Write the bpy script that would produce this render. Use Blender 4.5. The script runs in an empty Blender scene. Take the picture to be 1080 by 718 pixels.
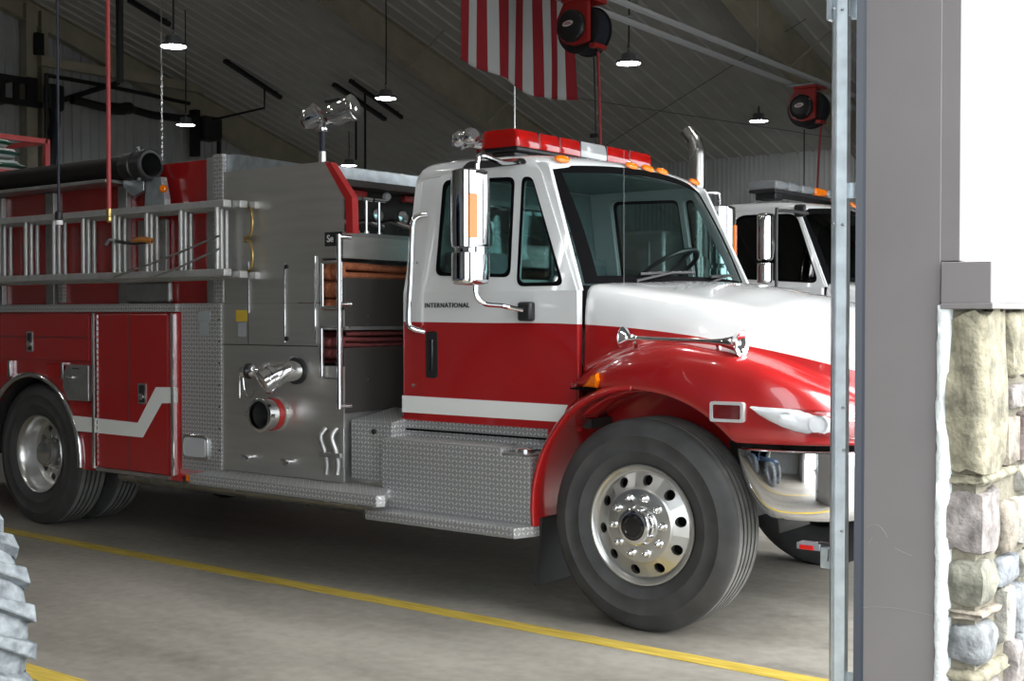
import bpy, bmesh, math, random
from mathutils import Vector, Matrix, noise
random.seed(7)
scene = bpy.context.scene
COL = scene.collection
PI = math.pi

# ------------------------------------------------------------------ camera
FPX, CXP, CYP, HV = 1340.0, 540.0, 359.0, 332.0
BETA = math.atan(FPX / 1749.0)
PITCH = math.atan((CYP - HV) / FPX)
CAM = Vector((3.287, -5.368, 1.57))
cd = bpy.data.cameras.new('camera')
cam = bpy.data.objects.new('camera', cd)
COL.objects.link(cam)
cd.sensor_width = 36.0
cd.lens = 36.0 * FPX / 1080.0
cd.clip_start = 0.05
cam.location = CAM
cam.rotation_euler = (PI / 2 - PITCH, 0, BETA)
scene.camera = cam

# ------------------------------------------------------------------ sky, exposure
world = bpy.data.worlds.new('overcast_sky')
scene.world = world
world.use_nodes = True
wb = world.node_tree.nodes['Background']
wb.inputs['Color'].default_value = (0.90, 0.96, 1.0, 1)
wb.inputs['Strength'].default_value = 4.8
sd_ = bpy.data.lights.new('hazy_sun', 'SUN'); sd_.energy = 7.0; sd_.angle = math.radians(50); sd_.color = (1.0, .98, .95)
sun = bpy.data.objects.new('hazy_sun', sd_); COL.objects.link(sun); sun.location = (12, 4, 10)
sun.rotation_euler = Vector((-math.cos(math.radians(38)), -.14, -math.sin(math.radians(38)))).to_track_quat('-Z', 'Y').to_euler()
scene.view_settings.view_transform = 'Standard'
scene.view_settings.look = 'None'
scene.view_settings.gamma = 1.0
scene.view_settings.use_curve_mapping = False
scene.view_settings.exposure = 0.0
LAMP_W = 9.0

# ------------------------------------------------------------------ pixel -> point on a plane
_F = Vector((-math.sin(BETA) * math.cos(PITCH), math.cos(BETA) * math.cos(PITCH), -math.sin(PITCH)))
_R = Vector((math.cos(BETA), math.sin(BETA), 0))
_U = _R.cross(_F)
def ray(u, v):
    return _F + _R * ((u - CXP) / FPX) + _U * ((CYP - v) / FPX)
def at(u, v, x=None, y=None, z=None):
    q = ray(u, v)
    if x is not None: t = (x - CAM.x) / q.x
    elif y is not None: t = (y - CAM.y) / q.y
    else: t = (z - CAM.z) / q.z
    return CAM + q * t

# ------------------------------------------------------------------ materials
def nt(name):
    m = bpy.data.materials.new(name); m.use_nodes = True
    t = m.node_tree
    return m, t, t.nodes['Principled BSDF']
def N(t, kind, **kw):
    n = t.nodes.new(kind)
    for k, v in kw.items(): setattr(n, k, v)
    return n
def mat(name, col, rough=.5, metal=0., coat=0., var=0., vscale=8., bump=0., bscale=60., stretch=None, rvar=0., spec=None, col2=None):
    m, t, p = nt(name)
    p.inputs['Base Color'].default_value = (*col, 1)
    p.inputs['Roughness'].default_value = rough
    p.inputs['Metallic'].default_value = metal
    p.inputs['Coat Weight'].default_value = coat
    p.inputs['Coat Roughness'].default_value = .04
    if spec is not None: p.inputs['Specular IOR Level'].default_value = spec
    if var or bump or rvar:
        tc = N(t, 'ShaderNodeTexCoord'); mp = N(t, 'ShaderNodeMapping')
        t.links.new(tc.outputs['Object'], mp.inputs['Vector'])
        if stretch: mp.inputs['Scale'].default_value = stretch
    if var or rvar:
        nz = N(t, 'ShaderNodeTexNoise'); nz.inputs['Scale'].default_value = vscale; nz.inputs['Detail'].default_value = 5
        t.links.new(mp.outputs[0], nz.inputs['Vector'])
        if var:
            rp = N(t, 'ShaderNodeValToRGB')
            c2 = col2 if col2 else tuple(min(1, c * (1 + var)) for c in col)
            c1 = tuple(c * (1 - var) for c in col)
            rp.color_ramp.elements[0].position = .3; rp.color_ramp.elements[1].position = .7
            rp.color_ramp.elements[0].color = (*c1, 1); rp.color_ramp.elements[1].color = (*c2, 1)
            t.links.new(nz.outputs['Fac'], rp.inputs[0]); t.links.new(rp.outputs[0], p.inputs['Base Color'])
        if rvar:
            mr = N(t, 'ShaderNodeMapRange'); mr.inputs['From Min'].default_value = .3; mr.inputs['From Max'].default_value = .7
            mr.inputs['To Min'].default_value = max(.02, rough - rvar); mr.inputs['To Max'].default_value = rough + rvar
            t.links.new(nz.outputs['Fac'], mr.inputs[0]); t.links.new(mr.outputs[0], p.inputs['Roughness'])
    if bump:
        nb = N(t, 'ShaderNodeTexNoise'); nb.inputs['Scale'].default_value = bscale; nb.inputs['Detail'].default_value = 4
        t.links.new(mp.outputs[0], nb.inputs['Vector'])
        bp = N(t, 'ShaderNodeBump'); bp.inputs['Strength'].default_value = bump; bp.inputs['Distance'].default_value = .01
        t.links.new(nb.outputs['Fac'], bp.inputs['Height']); t.links.new(bp.outputs[0], p.inputs['Normal'])
    return m
def emis(name, col, s):
    m, t, p = nt(name)
    p.inputs['Base Color'].default_value = (*col, 1)
    p.inputs['Emission Color'].default_value = (*col, 1); p.inputs['Emission Strength'].default_value = s
    return m
def glass(name, tint, refl=.12):
    m = bpy.data.materials.new(name); m.use_nodes = True; t = m.node_tree
    for n in list(t.nodes): t.nodes.remove(n)
    o = N(t, 'ShaderNodeOutputMaterial'); tr = N(t, 'ShaderNodeBsdfTransparent'); gl = N(t, 'ShaderNodeBsdfGlossy')
    mx = N(t, 'ShaderNodeMixShader'); lw = N(t, 'ShaderNodeLayerWeight'); mr = N(t, 'ShaderNodeMapRange')
    tr.inputs[0].default_value = (*tint, 1); gl.inputs['Roughness'].default_value = .02
    lw.inputs[0].default_value = .35
    mr.inputs['To Min'].default_value = refl * .35; mr.inputs['To Max'].default_value = min(1, refl * 4)
    t.links.new(lw.outputs['Fresnel'], mr.inputs[0]); t.links.new(mr.outputs[0], mx.inputs[0])
    t.links.new(tr.outputs[0], mx.inputs[1]); t.links.new(gl.outputs[0], mx.inputs[2]); t.links.new(mx.outputs[0], o.inputs[0])
    return m
def lens(name, col, rough=.08, tr=.35):
    m, t, p = nt(name)
    p.inputs['Base Color'].default_value = (*col, 1); p.inputs['Roughness'].default_value = rough
    p.inputs['Transmission Weight'].default_value = tr; p.inputs['IOR'].default_value = 1.4
    p.inputs['Coat Weight'].default_value = .6
    return m
def math_node(t, op, a, b=None):
    n = N(t, 'ShaderNodeMath', operation=op)
    for i, q in enumerate((a, b)):
        if q is None: continue
        if isinstance(q, (int, float)): n.inputs[i].default_value = q
        else: t.links.new(q, n.inputs[i])
    return n.outputs[0]
def diamond_plate(name, pitch=.026, col=(.50, .50, .50), rough=.36):
    m, t, p = nt(name)
    tc = N(t, 'ShaderNodeTexCoord'); sx = N(t, 'ShaderNodeSeparateXYZ'); t.links.new(tc.outputs['Object'], sx.inputs[0])
    g = N(t, 'ShaderNodeNewGeometry'); sn = N(t, 'ShaderNodeSeparateXYZ'); t.links.new(g.outputs['True Normal'], sn.inputs[0])
    ax = math_node(t, 'GREATER_THAN', math_node(t, 'ABSOLUTE', sn.outputs[0]), .7)
    az = math_node(t, 'GREATER_THAN', math_node(t, 'ABSOLUTE', sn.outputs[2]), .7)
    def mix(f, a, b):
        return math_node(t, 'ADD', math_node(t, 'MULTIPLY', a, math_node(t, 'SUBTRACT', 1.0, f)), math_node(t, 'MULTIPLY', b, f))
    a = math_node(t, 'MULTIPLY', mix(ax, sx.outputs[0], sx.outputs[1]), 1 / pitch)
    b = math_node(t, 'MULTIPLY', mix(az, sx.outputs[2], sx.outputs[1]), 1 / pitch)
    i, j = math_node(t, 'FLOOR', a), math_node(t, 'FLOOR', b)
    par = math_node(t, 'FLOORED_MODULO', math_node(t, 'ADD', i, j), 2.0)
    pp = math_node(t, 'SUBTRACT', math_node(t, 'SUBTRACT', a, i), .5); qq = math_node(t, 'SUBTRACT', math_node(t, 'SUBTRACT', b, j), .5)
    s0 = math_node(t, 'ADD', pp, qq); t0 = math_node(t, 'SUBTRACT', pp, qq)
    s = mix(par, s0, t0); tt = mix(par, t0, s0)
    e = math_node(t, 'ADD', math_node(t, 'POWER', math_node(t, 'MULTIPLY', math_node(t, 'ABSOLUTE', s), 1 / .62), 2.0),
                  math_node(t, 'POWER', math_node(t, 'MULTIPLY', math_node(t, 'ABSOLUTE', tt), 1 / .21), 2.0))
    h = math_node(t, 'MAXIMUM', math_node(t, 'SUBTRACT', 1.0, e), 0.0)
    bp = N(t, 'ShaderNodeBump'); bp.inputs['Strength'].default_value = .6; bp.inputs['Distance'].default_value = .004
    t.links.new(h, bp.inputs['Height']); t.links.new(bp.outputs[0], p.inputs['Normal'])
    mr = N(t, 'ShaderNodeMapRange'); t.links.new(h, mr.inputs[0]); mr.inputs['From Max'].default_value = .25
    mr.inputs['To Min'].default_value = rough + .12; mr.inputs['To Max'].default_value = rough - .08
    t.links.new(mr.outputs[0], p.inputs['Roughness'])
    mc = N(t, 'ShaderNodeMix', data_type='RGBA'); mc.inputs[6].default_value = (*[c * .72 for c in col], 1); mc.inputs[7].default_value = (*[min(1, c * 1.45) for c in col], 1)
    mr2 = N(t, 'ShaderNodeMapRange'); t.links.new(h, mr2.inputs[0]); mr2.inputs['From Max'].default_value = .25
    t.links.new(mr2.outputs[0], mc.inputs[0]); t.links.new(mc.outputs[2], p.inputs['Base Color'])
    p.inputs['Metallic'].default_value = .55
    return m
def two_tone(name, top, bottom, knots):
    """paint scheme: 'top' above a line z(x) given by (x, z) knots, 'bottom' below; sharp edge"""
    m, t, p = nt(name)
    tc = N(t, 'ShaderNodeNewGeometry'); sx = N(t, 'ShaderNodeSeparateXYZ'); t.links.new(tc.outputs['Position'], sx.inputs[0])
    fc = N(t, 'ShaderNodeFloatCurve')
    x0, x1 = knots[0][0], knots[-1][0]
    xn = math_node(t, 'DIVIDE', math_node(t, 'SUBTRACT', sx.outputs[0], x0), x1 - x0)
    c = fc.mapping.curves[0]
    pts = [((x - x0) / (x1 - x0), (z - 1.0) / 1.0) for x, z in knots]
    c.points[0].location = pts[0]; c.points[1].location = pts[-1]
    for q in pts[1:-1]: c.points.new(*q)
    for q in c.points: q.handle_type = 'AUTO'
    fc.mapping.update()
    t.links.new(xn, fc.inputs['Value'])
    zl = math_node(t, 'ADD', fc.outputs[0], 1.0)
    f = math_node(t, 'GREATER_THAN', sx.outputs[2], zl)
    mc = N(t, 'ShaderNodeMix', data_type='RGBA'); mc.inputs[6].default_value = (*bottom, 1); mc.inputs[7].default_value = (*top, 1)
    t.links.new(f, mc.inputs[0]); t.links.new(mc.outputs[2], p.inputs['Base Color'])
    p.inputs['Roughness'].default_value = .25; p.inputs['Coat Weight'].default_value = 1.0; p.inputs['Coat Roughness'].default_value = .03
    return m
RED = (.36, .011, .012); WHITE = (.74, .755, .76)
M = dict(
    strut=mat('bright_strut', (.62, .64, .65), .4, .2),
    smokelens=lens('smoked_clear_lens', (.38, .40, .42), .08, .4),
    tealt=mat('pale_window_trim', (.38, .47, .46), .5),
    red=mat('red_paint', RED, .25, coat=1.0),
    white=mat('white_paint', WHITE, .25, coat=1.0),
    cabpaint=two_tone('cab_two_tone', WHITE, RED, [(-1.8, 1.53), (-1.2, 1.526), (-.5, 1.520), (0.0, 1.484), (.41, 1.427), (.87, 1.325), (1.2, 1.22)]),
    whitestripe=mat('white_vinyl', (.78, .79, .76), .35),
    chrome=mat('chrome', (.86, .86, .88), .05, 1.0),
    dullchrome=mat('dull_chrome', (.70, .70, .71), .16, 1.0),
    alu=mat('polished_aluminium', (.64, .635, .62), .30, .95),
    brushed=mat('brushed_stainless', (.56, .55, .525), .36, .80, rvar=.05, vscale=2.5, stretch=(.8, 1, 9), var=.07),
    satin=mat('satin_aluminium', (.42, .42, .41), .42, .85, var=.12, vscale=12),
    laddr=mat('ladder_aluminium', (.52, .52, .51), .45, .6, var=.1, vscale=14),
    galv=mat('galvanised_steel', (.50, .55, .58), .34, .75, var=.16, vscale=18),
    plate=diamond_plate('diamond_plate'),
    blk=mat('black_plastic', (.016, .016, .018), .42),
    blkgloss=mat('black_gloss', (.012, .012, .014), .12, coat=.5),
    chassis=mat('chassis_black', (.018, .018, .018), .6),
    seal=mat('rubber_seal', (.005, .005, .0055), .9, spec=.02),
    tyre=mat('tyre_rubber', (.048, .048, .049), .62, var=.25, vscale=9, bump=.06, bscale=160),
    tread=mat('dusty_lit_tread_rubber', (.13, .127, .12), .7, var=.25, vscale=12),  # tread paler for dust and for daylight put into its colour
    dustyre=mat('dusty_tyre_rubber', (.105, .12, .135), .8, var=.35, vscale=22, bump=.5, bscale=50, col2=(.21, .235, .25)),
    brown=mat('brown_trim', (.150, .138, .136), .42, var=.05, vscale=3, bump=.02, bscale=40),
    caplight=mat('cap_trim', (.15, .138, .136), .38),
    sealblue=mat('weather_seal', (.022, .026, .036), .35),
    foam=mat('white_caulk', (.55, .57, .57), .7, var=.08, vscale=30, bump=.5, bscale=70),
    amber=lens('amber_lens', (.90, .20, .004), .12, .0),
    redlens=lens('red_lens', (.62, .008, .006), .06, .4),
    clearlens=lens('clear_lens', (.85, .88, .9), .05, .55),
    glasscab=glass('cab_glass', (.62, .74, .73), .13),
    glassdark=glass('dark_glass', (.10, .12, .12), .12),
    teal=mat('interior_vinyl', (.20, .27, .27), .6, var=.1, vscale=10),
    seatm=mat('seat_fabric', (.10, .13, .14), .8),
    hoseor=mat('orange_hose_jacket', (.36, .115, .05), .85, var=.3, vscale=30, bump=.3, bscale=90),
    hosered=mat('maroon_hose_jacket', (.17, .035, .035), .85, var=.3, vscale=30, bump=.3, bscale=90),
    matt_dark=mat('dark_divider', (.05, .045, .042), .5, .3),
    brass=mat('brass', (.50, .36, .14), .3, .9),
    redhose=mat('red_rubber_hose', (.33, .035, .035), .45),
    bluecord=mat('dark_cord', (.012, .016, .03), .5),
    beam=mat('beam_primer_tan', (.44, .41, .31), .6, var=.12, vscale=3),
    ceil=mat('ceiling_liner', (.56, .56, .535), .5, var=.06, vscale=2),
    liner=mat('wall_liner', (.50, .52, .53), .45, var=.08, vscale=2),
    siding=mat('white_siding', (.80, .80, .80), .5),
    blackm=mat('black_steel', (.012, .012, .013), .5),
    redm=mat('red_steel', (.36, .015, .013), .35, coat=.3),
    lampw=emis('lamp_diffuser', (1.0, .99, .96), 40.0),
    lampbody=mat('lamp_housing', (.22, .23, .25), .45, .5),
    flagred=mat('flag_red', (.30, .012, .02), .8, bump=.15, bscale=200),
    flagwhite=mat('flag_white', (.52, .54, .54), .8, bump=.15, bscale=200),
    tarp=mat('white_tarp', (.72, .76, .74), .6),
    tarpgreen=mat('green_band', (.02, .13, .09), .6),
    yellowtag=mat('yellow_sticker', (.55, .38, .04), .5),
    greytag=mat('grey_sticker', (.30, .32, .33), .5),
    whitetext=mat('white_lettering', (.7, .7, .7), .5),
    exh=mat('exhaust_steel', (.42, .41, .39), .26, .95, rvar=.08, vscale=6),
)

# ------------------------------------------------------------------ mesh collector
def root_of(o):
    while o.parent: o = o.parent
    return o
class MB:
    def __init__(s): s.v = []; s.f = []; s.m = []; s.k = 0
    def add(s, vs, fs, k=None):
        o = len(s.v); s.v += [tuple(p) for p in vs]; s.f += [tuple(o + i for i in f) for f in fs]
        s.m += [s.k if k is None else k] * len(fs); return s
    def box(s, x0, x1, y0, y1, z0, z1, k=None):
        x0, x1 = min(x0, x1), max(x0, x1); y0, y1 = min(y0, y1), max(y0, y1); z0, z1 = min(z0, z1), max(z0, z1)
        return s.add([(x, y, z) for x in (x0, x1) for y in (y0, y1) for z in (z0, z1)],
                     [(0, 1, 3, 2), (4, 6, 7, 5), (0, 4, 5, 1), (2, 3, 7, 6), (0, 2, 6, 4), (1, 5, 7, 3)], k)
    def bar(s, a, b, w, h, up=(0, 0, 1), k=None):
        a, b, up = Vector(a), Vector(b), Vector(up); d = (b - a).normalized()
        if abs(d.dot(up)) > .98: up = Vector((1, 0, 0))
        r = d.cross(up).normalized(); u = r.cross(d)
        vs = [p + r * sx * w / 2 + u * sz * h / 2 for p in (a, b) for sx in (-1, 1) for sz in (-1, 1)]
        return s.add(vs, [(0, 1, 3, 2), (4, 6, 7, 5), (0, 4, 5, 1), (2, 3, 7, 6), (0, 2, 6, 4), (1, 5, 7, 3)], k)
    def lathe(s, prof, o, ax, n=32, k=None, cap=True, closed=False):
        o, ax = Vector(o), Vector(ax).normalized()
        t = Vector((0, 0, 1)) if abs(ax.z) < .9 else Vector((1, 0, 0))
        e1 = ax.cross(t).normalized(); e2 = ax.cross(e1)
        b = []; vs = []
        for r, h in prof:
            vs += [o + ax * h + (e1 * math.cos(2 * PI * i / n) + e2 * math.sin(2 * PI * i / n)) * max(r, 1e-5) for i in range(n)]
        fs = []
        L = len(prof)
        for j in range(L if closed else L - 1):
            q = (j + 1) % L
            fs += [(j * n + i, j * n + (i + 1) % n, q * n + (i + 1) % n, q * n + i) for i in range(n)]
        if cap and not closed:
            if prof[0][0] > 1e-4: fs.append(tuple(range(n))[::-1])
            if prof[-1][0] > 1e-4: fs.append(tuple((L - 1) * n + i for i in range(n)))
        return s.add(vs, fs, k)
    def cyl(s, a, b, r0, r1=None, n=16, k=None):
        a, b = Vector(a), Vector(b); r1 = r0 if r1 is None else r1
        return s.lathe([(r0, 0), (r1, (b - a).length)], a, b - a, n, k)
    def tube(s, path, r, n=8, k=None, cap=True, closed=False):
        P = [Vector(p) for p in path]; L = len(P); vs = []; ref = None
        rr = r if isinstance(r, (list, tuple)) else [r] * L
        for i, p in enumerate(P):
            if closed: d = (P[(i + 1) % L] - P[i - 1]).normalized()
            else: d = (P[min(i + 1, L - 1)] - P[max(i - 1, 0)]).normalized()
            if ref is None:
                ref = Vector((0, 0, 1)) if abs(d.z) < .9 else Vector((1, 0, 0))
            e1 = (ref - d * ref.dot(d))
            if e1.length < 1e-6: e1 = d.orthogonal()
            e1.normalize(); ref = e1; e2 = d.cross(e1)
            vs += [p + (e1 * math.cos(2 * PI * q / n) + e2 * math.sin(2 * PI * q / n)) * rr[i] for q in range(n)]
        fs = []
        for j in range(L if closed else L - 1):
            g = (j + 1) % L
            fs += [(j * n + i, j * n + (i + 1) % n, g * n + (i + 1) % n, g * n + i) for i in range(n)]
        if cap and not closed:
            fs.append(tuple(range(n))[::-1]); fs.append(tuple((L - 1) * n + i for i in range(n)))
        return s.add(vs, fs, k)
    def loft(s, secs, k=None, flip=False, kf=None):
        n = len(secs[0]); vs = [p for c in secs for p in c]; fs = []; ks = []
        for j in range(len(secs) - 1):
            for i in range(n - 1):
                q = (j * n + i, j * n + i + 1, (j + 1) * n + i + 1, (j + 1) * n + i)
                fs.append(q[::-1] if flip else q); ks.append(kf(j, i) if kf else (s.k if k is None else k))
        o = len(s.v); s.v += [tuple(p) for p in vs]; s.f += [tuple(o + i for i in f) for f in fs]; s.m += ks
        return s
    def sheet(s, outer, holes=(), fn=None, thick=0., k=None):
        """flat filled outline with holes; (a, b) -> fn(a, b, d), d = 0 front / thick back"""
        bm = bmesh.new(); loops = []
        for lp in [outer] + list(holes):
            vs = [bm.verts.new((a, b, 0)) for a, b in lp]; loops.append(vs)
            for i in range(len(vs)): bm.edges.new((vs[i], vs[(i + 1) % len(vs)]))
        bmesh.ops.triangle_fill(bm, use_beauty=True, use_dissolve=False, edges=bm.edges[:], normal=(0, 0, 1))
        bm.verts.index_update()
        pts = [(v.co.x, v.co.y) for v in bm.verts]; tri = [tuple(v.index for v in f.verts) for f in bm.faces]
        lid = [[v.index for v in l] for l in loops]; bm.free()
        n = len(pts); vs = [fn(a, b, 0) for a, b in pts]; fs = list(tri)
        if thick:
            vs += [fn(a, b, thick) for a, b in pts]; fs += [tuple(n + i for i in f[::-1]) for f in tri]
            for l in lid:
                for i in range(len(l)):
                    a, b = l[i], l[(i + 1) % len(l)]; fs.append((a, b, n + b, n + a))
        return s.add(vs, fs, k)
    def build(s, name, mats, parent=None, smooth=35, bevel=0, sub=0, solid=0, kind=None, label=None, cat=None, group=None, fixn=True):
        me = bpy.data.meshes.new(name)
        if parent is not None: L = root_of(parent).location.copy()
        else:
            xs = [p[0] for p in s.v]; ys = [p[1] for p in s.v]; zs = [p[2] for p in s.v]
            L = Vector(((min(xs) + max(xs)) / 2, (min(ys) + max(ys)) / 2, min(zs)))
        me.from_pydata([(a - L.x, b - L.y, c - L.z) for a, b, c in s.v], [], s.f)
        ml = mats if isinstance(mats, (list, tuple)) else [mats]
        for q in ml: me.materials.append(q)
        if len(ml) > 1: me.polygons.foreach_set('material_index', s.m)
        if fixn:
            bm = bmesh.new(); bm.from_mesh(me); bmesh.ops.recalc_face_normals(bm, faces=bm.faces[:]); bm.to_mesh(me); bm.free()
        if smooth:
            me.shade_smooth(); me.set_sharp_from_angle(angle=math.radians(smooth))
        me.update()
        o = bpy.data.objects.new(name, me); COL.objects.link(o)
        if parent is not None: o.parent = parent
        else: o.location = L
        if solid:
            q = o.modifiers.new('solid', 'SOLIDIFY'); q.thickness = abs(solid); q.offset = -1 if solid > 0 else 1
        if sub:
            q = o.modifiers.new('sub', 'SUBSURF'); q.levels = sub; q.render_levels = sub
        if bevel:
            q = o.modifiers.new('bev', 'BEVEL'); q.width = bevel; q.segments = 2; q.limit_method = 'ANGLE'; q.angle_limit = math.radians(40)
        tag(o, label, cat, group, kind)
        return o
def tag(o, label=None, cat=None, group=None, kind=None):
    if label: o['label'] = label
    if cat: o['category'] = cat
    if group: o['group'] = group
    if kind: o['kind'] = kind
    return o
def thing(name, loc, label, cat, group=None):
    o = bpy.data.objects.new(name, None); COL.objects.link(o); o.location = loc; o.empty_display_size = .1
    return tag(o, label, cat, group)
def kids(o): return [c for c in bpy.data.objects if c.parent == o]
def copy_tree(o, parent=None):
    c = o.copy(); COL.objects.link(c); c.parent = parent
    for ch in kids(o): copy_tree(ch, c)
    return c
def rpoly(pts, r, n=5):
    """polygon with rounded corners; r one radius or one per corner"""
    out = []; L = len(pts)
    for i in range(L):
        p = Vector((*pts[i], 0)); a = Vector((*pts[i - 1], 0)); b = Vector((*pts[(i + 1) % L], 0))
        rr = r[i] if isinstance(r, (list, tuple)) else r
        if rr <= 0: out.append((p.x, p.y)); continue
        da, db = (a - p), (b - p); rr2 = min(rr, da.length * .48, db.length * .48)
        q0, q1 = p + da.normalized() * rr2, p + db.normalized() * rr2
        for j in range(n + 1):
            t = j / n; w = q0 * (1 - t) ** 2 + p * 2 * t * (1 - t) + q1 * t * t; out.append((w.x, w.y))
    return out
def interp(x, kx, ky):
    if x <= kx[0]: return ky[0]
    for i in range(len(kx) - 1):
        if x <= kx[i + 1]:
            t = (x - kx[i]) / (kx[i + 1] - kx[i]); return ky[i] + (ky[i + 1] - ky[i]) * t
    return ky[-1]
def smooth_path(pts, n=6):
    P = [Vector(p) for p in pts]; out = []
    for i in range(len(P) - 1):
        a, b, c, d = P[max(i - 1, 0)], P[i], P[i + 1], P[min(i + 2, len(P) - 1)]
        for j in range(n):
            t = j / n
            out.append(.5 * ((2 * b) + (c - a) * t + (2 * a - 5 * b + 4 * c - d) * t * t + (3 * b - a - 3 * c + d) * t ** 3))
    out.append(P[-1]); return out
def text_part(txt, size, name, m, parent, origin, right, up, extrude=.002, shear=0., spacing=1., label=None):
    c = bpy.data.curves.new(name, 'FONT'); c.body = txt; c.size = size; c.extrude = extrude; c.shear = shear; c.space_character = spacing
    c.offset = size * .012
    tmp = bpy.data.objects.new(name + '_tmp', c); COL.objects.link(tmp)
    dg = bpy.context.evaluated_depsgraph_get(); me0 = tmp.evaluated_get(dg).to_mesh()
    r, u = Vector(right), Vector(up); nrm = r.cross(u); b = MB()
    b.add([Vector(origin) + r * v.co.x + u * v.co.y + nrm * v.co.z for v in me0.vertices], [tuple(p.vertices) for p in me0.polygons])
    bpy.data.objects.remove(tmp)
    return b.build(name, m, parent, smooth=0, label=label)
# ------------------------------------------------------------------ the building
XB, XF0, XF1, XS = -18.5, 1.70, 1.95, 1.996
YN, YW, YR = -10.5, 17.2, 4.1
ZE, SL = 4.67, .305
def zc(y): return ZE + SL * (YW - y) if y > YR else ZE + SL * (YW - YR) - SL * (YR - y)
def on_ceiling(u, v, drop=0.):
    q = ray(u, v); t = (ZE - drop + SL * (YW - CAM.y) - CAM.z) / (q.z + SL * q.y); return CAM + q * t

# floor: worn concrete with oil stains
def concrete(name, base, dark, stain=True):
    m, t, p = nt(name)
    tc = N(t, 'ShaderNodeTexCoord')
    n1 = N(t, 'ShaderNodeTexNoise'); n1.inputs['Scale'].default_value = .9; n1.inputs['Detail'].default_value = 8; n1.inputs['Roughness'].default_value = .65
    n2 = N(t, 'ShaderNodeTexNoise'); n2.inputs['Scale'].default_value = 14; n2.inputs['Detail'].default_value = 6
    mp = N(t, 'ShaderNodeMapping'); mp.inputs['Scale'].default_value = (.5, 1.6, 1)
    t.links.new(tc.outputs['Object'], mp.inputs[0]); t.links.new(mp.outputs[0], n1.inputs['Vector']); t.links.new(tc.outputs['Object'], n2.inputs['Vector'])
    s = math_node(t, 'ADD', math_node(t, 'MULTIPLY', n1.outputs['Fac'], .7), math_node(t, 'MULTIPLY', n2.outputs['Fac'], .3))
    rp = N(t, 'ShaderNodeValToRGB'); e = rp.color_ramp.elements
    e[0].position = .36; e[0].color = (*dark, 1); e[1].position = .62; e[1].color = (*base, 1)
    t.links.new(s, rp.inputs[0])
    out = rp.outputs[0]
    if stain:
        v = N(t, 'ShaderNodeTexVoronoi'); v.inputs['Scale'].default_value = 1.1; v.inputs['Randomness'].default_value = 1
        t.links.new(mp.outputs[0], v.inputs['Vector'])
        d = math_node(t, 'ADD', v.outputs['Distance'], math_node(t, 'MULTIPLY', n2.outputs['Fac'], .16))
        mr = N(t, 'ShaderNodeMapRange'); mr.inputs['From Min'].default_value = .12; mr.inputs['From Max'].default_value = .26
        mr.inputs['To Min'].default_value = .55; mr.inputs['To Max'].default_value = 0
        t.links.new(d, mr.inputs[0])
        mx = N(t, 'ShaderNodeMix', data_type='RGBA'); mx.inputs[7].default_value = (dark[0] * .5, dark[1] * .48, dark[2] * .45, 1)
        t.links.new(mr.outputs[0], mx.inputs[0]); t.links.new(out, mx.inputs[6]); out = mx.outputs[2]
    t.links.new(out, p.inputs['Base Color'])
    mr = N(t, 'ShaderNodeMapRange'); mr.inputs['To Min'].default_value = .38; mr.inputs['To Max'].default_value = .72
    t.links.new(n1.outputs['Fac'], mr.inputs[0]); t.links.new(mr.outputs[0], p.inputs['Roughness'])
    bp = N(t, 'ShaderNodeBump'); bp.inputs['Strength'].default_value = .12; bp.inputs['Distance'].default_value = .01
    t.links.new(n2.outputs['Fac'], bp.inputs['Height']); t.links.new(bp.outputs[0], p.inputs['Normal'])
    return m
M['floor'] = concrete('concrete_floor', (.295, .278, .243), (.165, .152, .130))
M['apron'] = concrete('concrete_apron', (.30, .295, .285), (.24, .235, .225), False)
fl = MB().box(XB, XF1, YN, YW, -.15, 0).build('floor', M['floor'], kind='structure', smooth=0, label='worn grey concrete garage floor with yellow bay lines')
# yellow bay lines: paint worn in streaks
M['line'] = mat('yellow_floor_paint', (.52, .36, .035), .5, var=.35, vscale=7, stretch=(.6, 6, 1), col2=(.60, .45, .09))
for y0, y1 in ((-.345, -.225), (-2.30, -2.175), (4.35, 4.47)):
    MB().box(-17.5, 1.6, y0, y1, 0, .0025).build('yellow_line', M['line'], fl, smooth=0, label='yellow painted bay line')
MB().box(XF1, 45, -40, 45, -.16, -.01).build('apron', M['apron'], kind='structure', smooth=0, label='pale concrete apron outside the doors')

# ceiling: ribbed metal liner, ribs run down the slope
def rib_stations(a, b, pitch, w, h):
    out = []; x = a
    while x < b - pitch:
        out += [(x, 0), (x + pitch - w, 0), (x + pitch - w * .72, h), (x + pitch - w * .28, h)]; x += pitch
    out += [(x, 0), (b, 0)]; return out
cl = MB()
secs = [[(x, YW + .06, zc(YW + .06) - h), (x, YR, zc(YR) - h), (x, YN - .06, zc(YN - .06) - h)] for x, h in rib_stations(XB, XF1, .30, .075, .032)]
cl.loft(secs); cl.build('ceiling', M['ceil'], kind='structure', smooth=0, label='dark grey ribbed metal ceiling sloping down to the eave', fixn=False)
def wall_ribbed(name, stations, fn, m, label):
    b = MB(); b.loft([[fn(a, h, 0), fn(a, h, 1)] for a, h in stations])
    return b.build(name, m, kind='structure', smooth=0, label=label, fixn=False)
wall_ribbed('wall_side', rib_stations(XB, XF1, .10, .05, .018), lambda a, h, t: (a, YW - h, (ZE + .05) * t), M['liner'], 'light grey ribbed metal side wall below the eave')
wall_ribbed('wall_back', rib_stations(YN, YW, .20, .06, .025), lambda a, h, t: (XB + h, a, (zc(a) + .03) * t), M['liner'], 'grey ribbed metal gable wall at the back of the garage')
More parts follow.
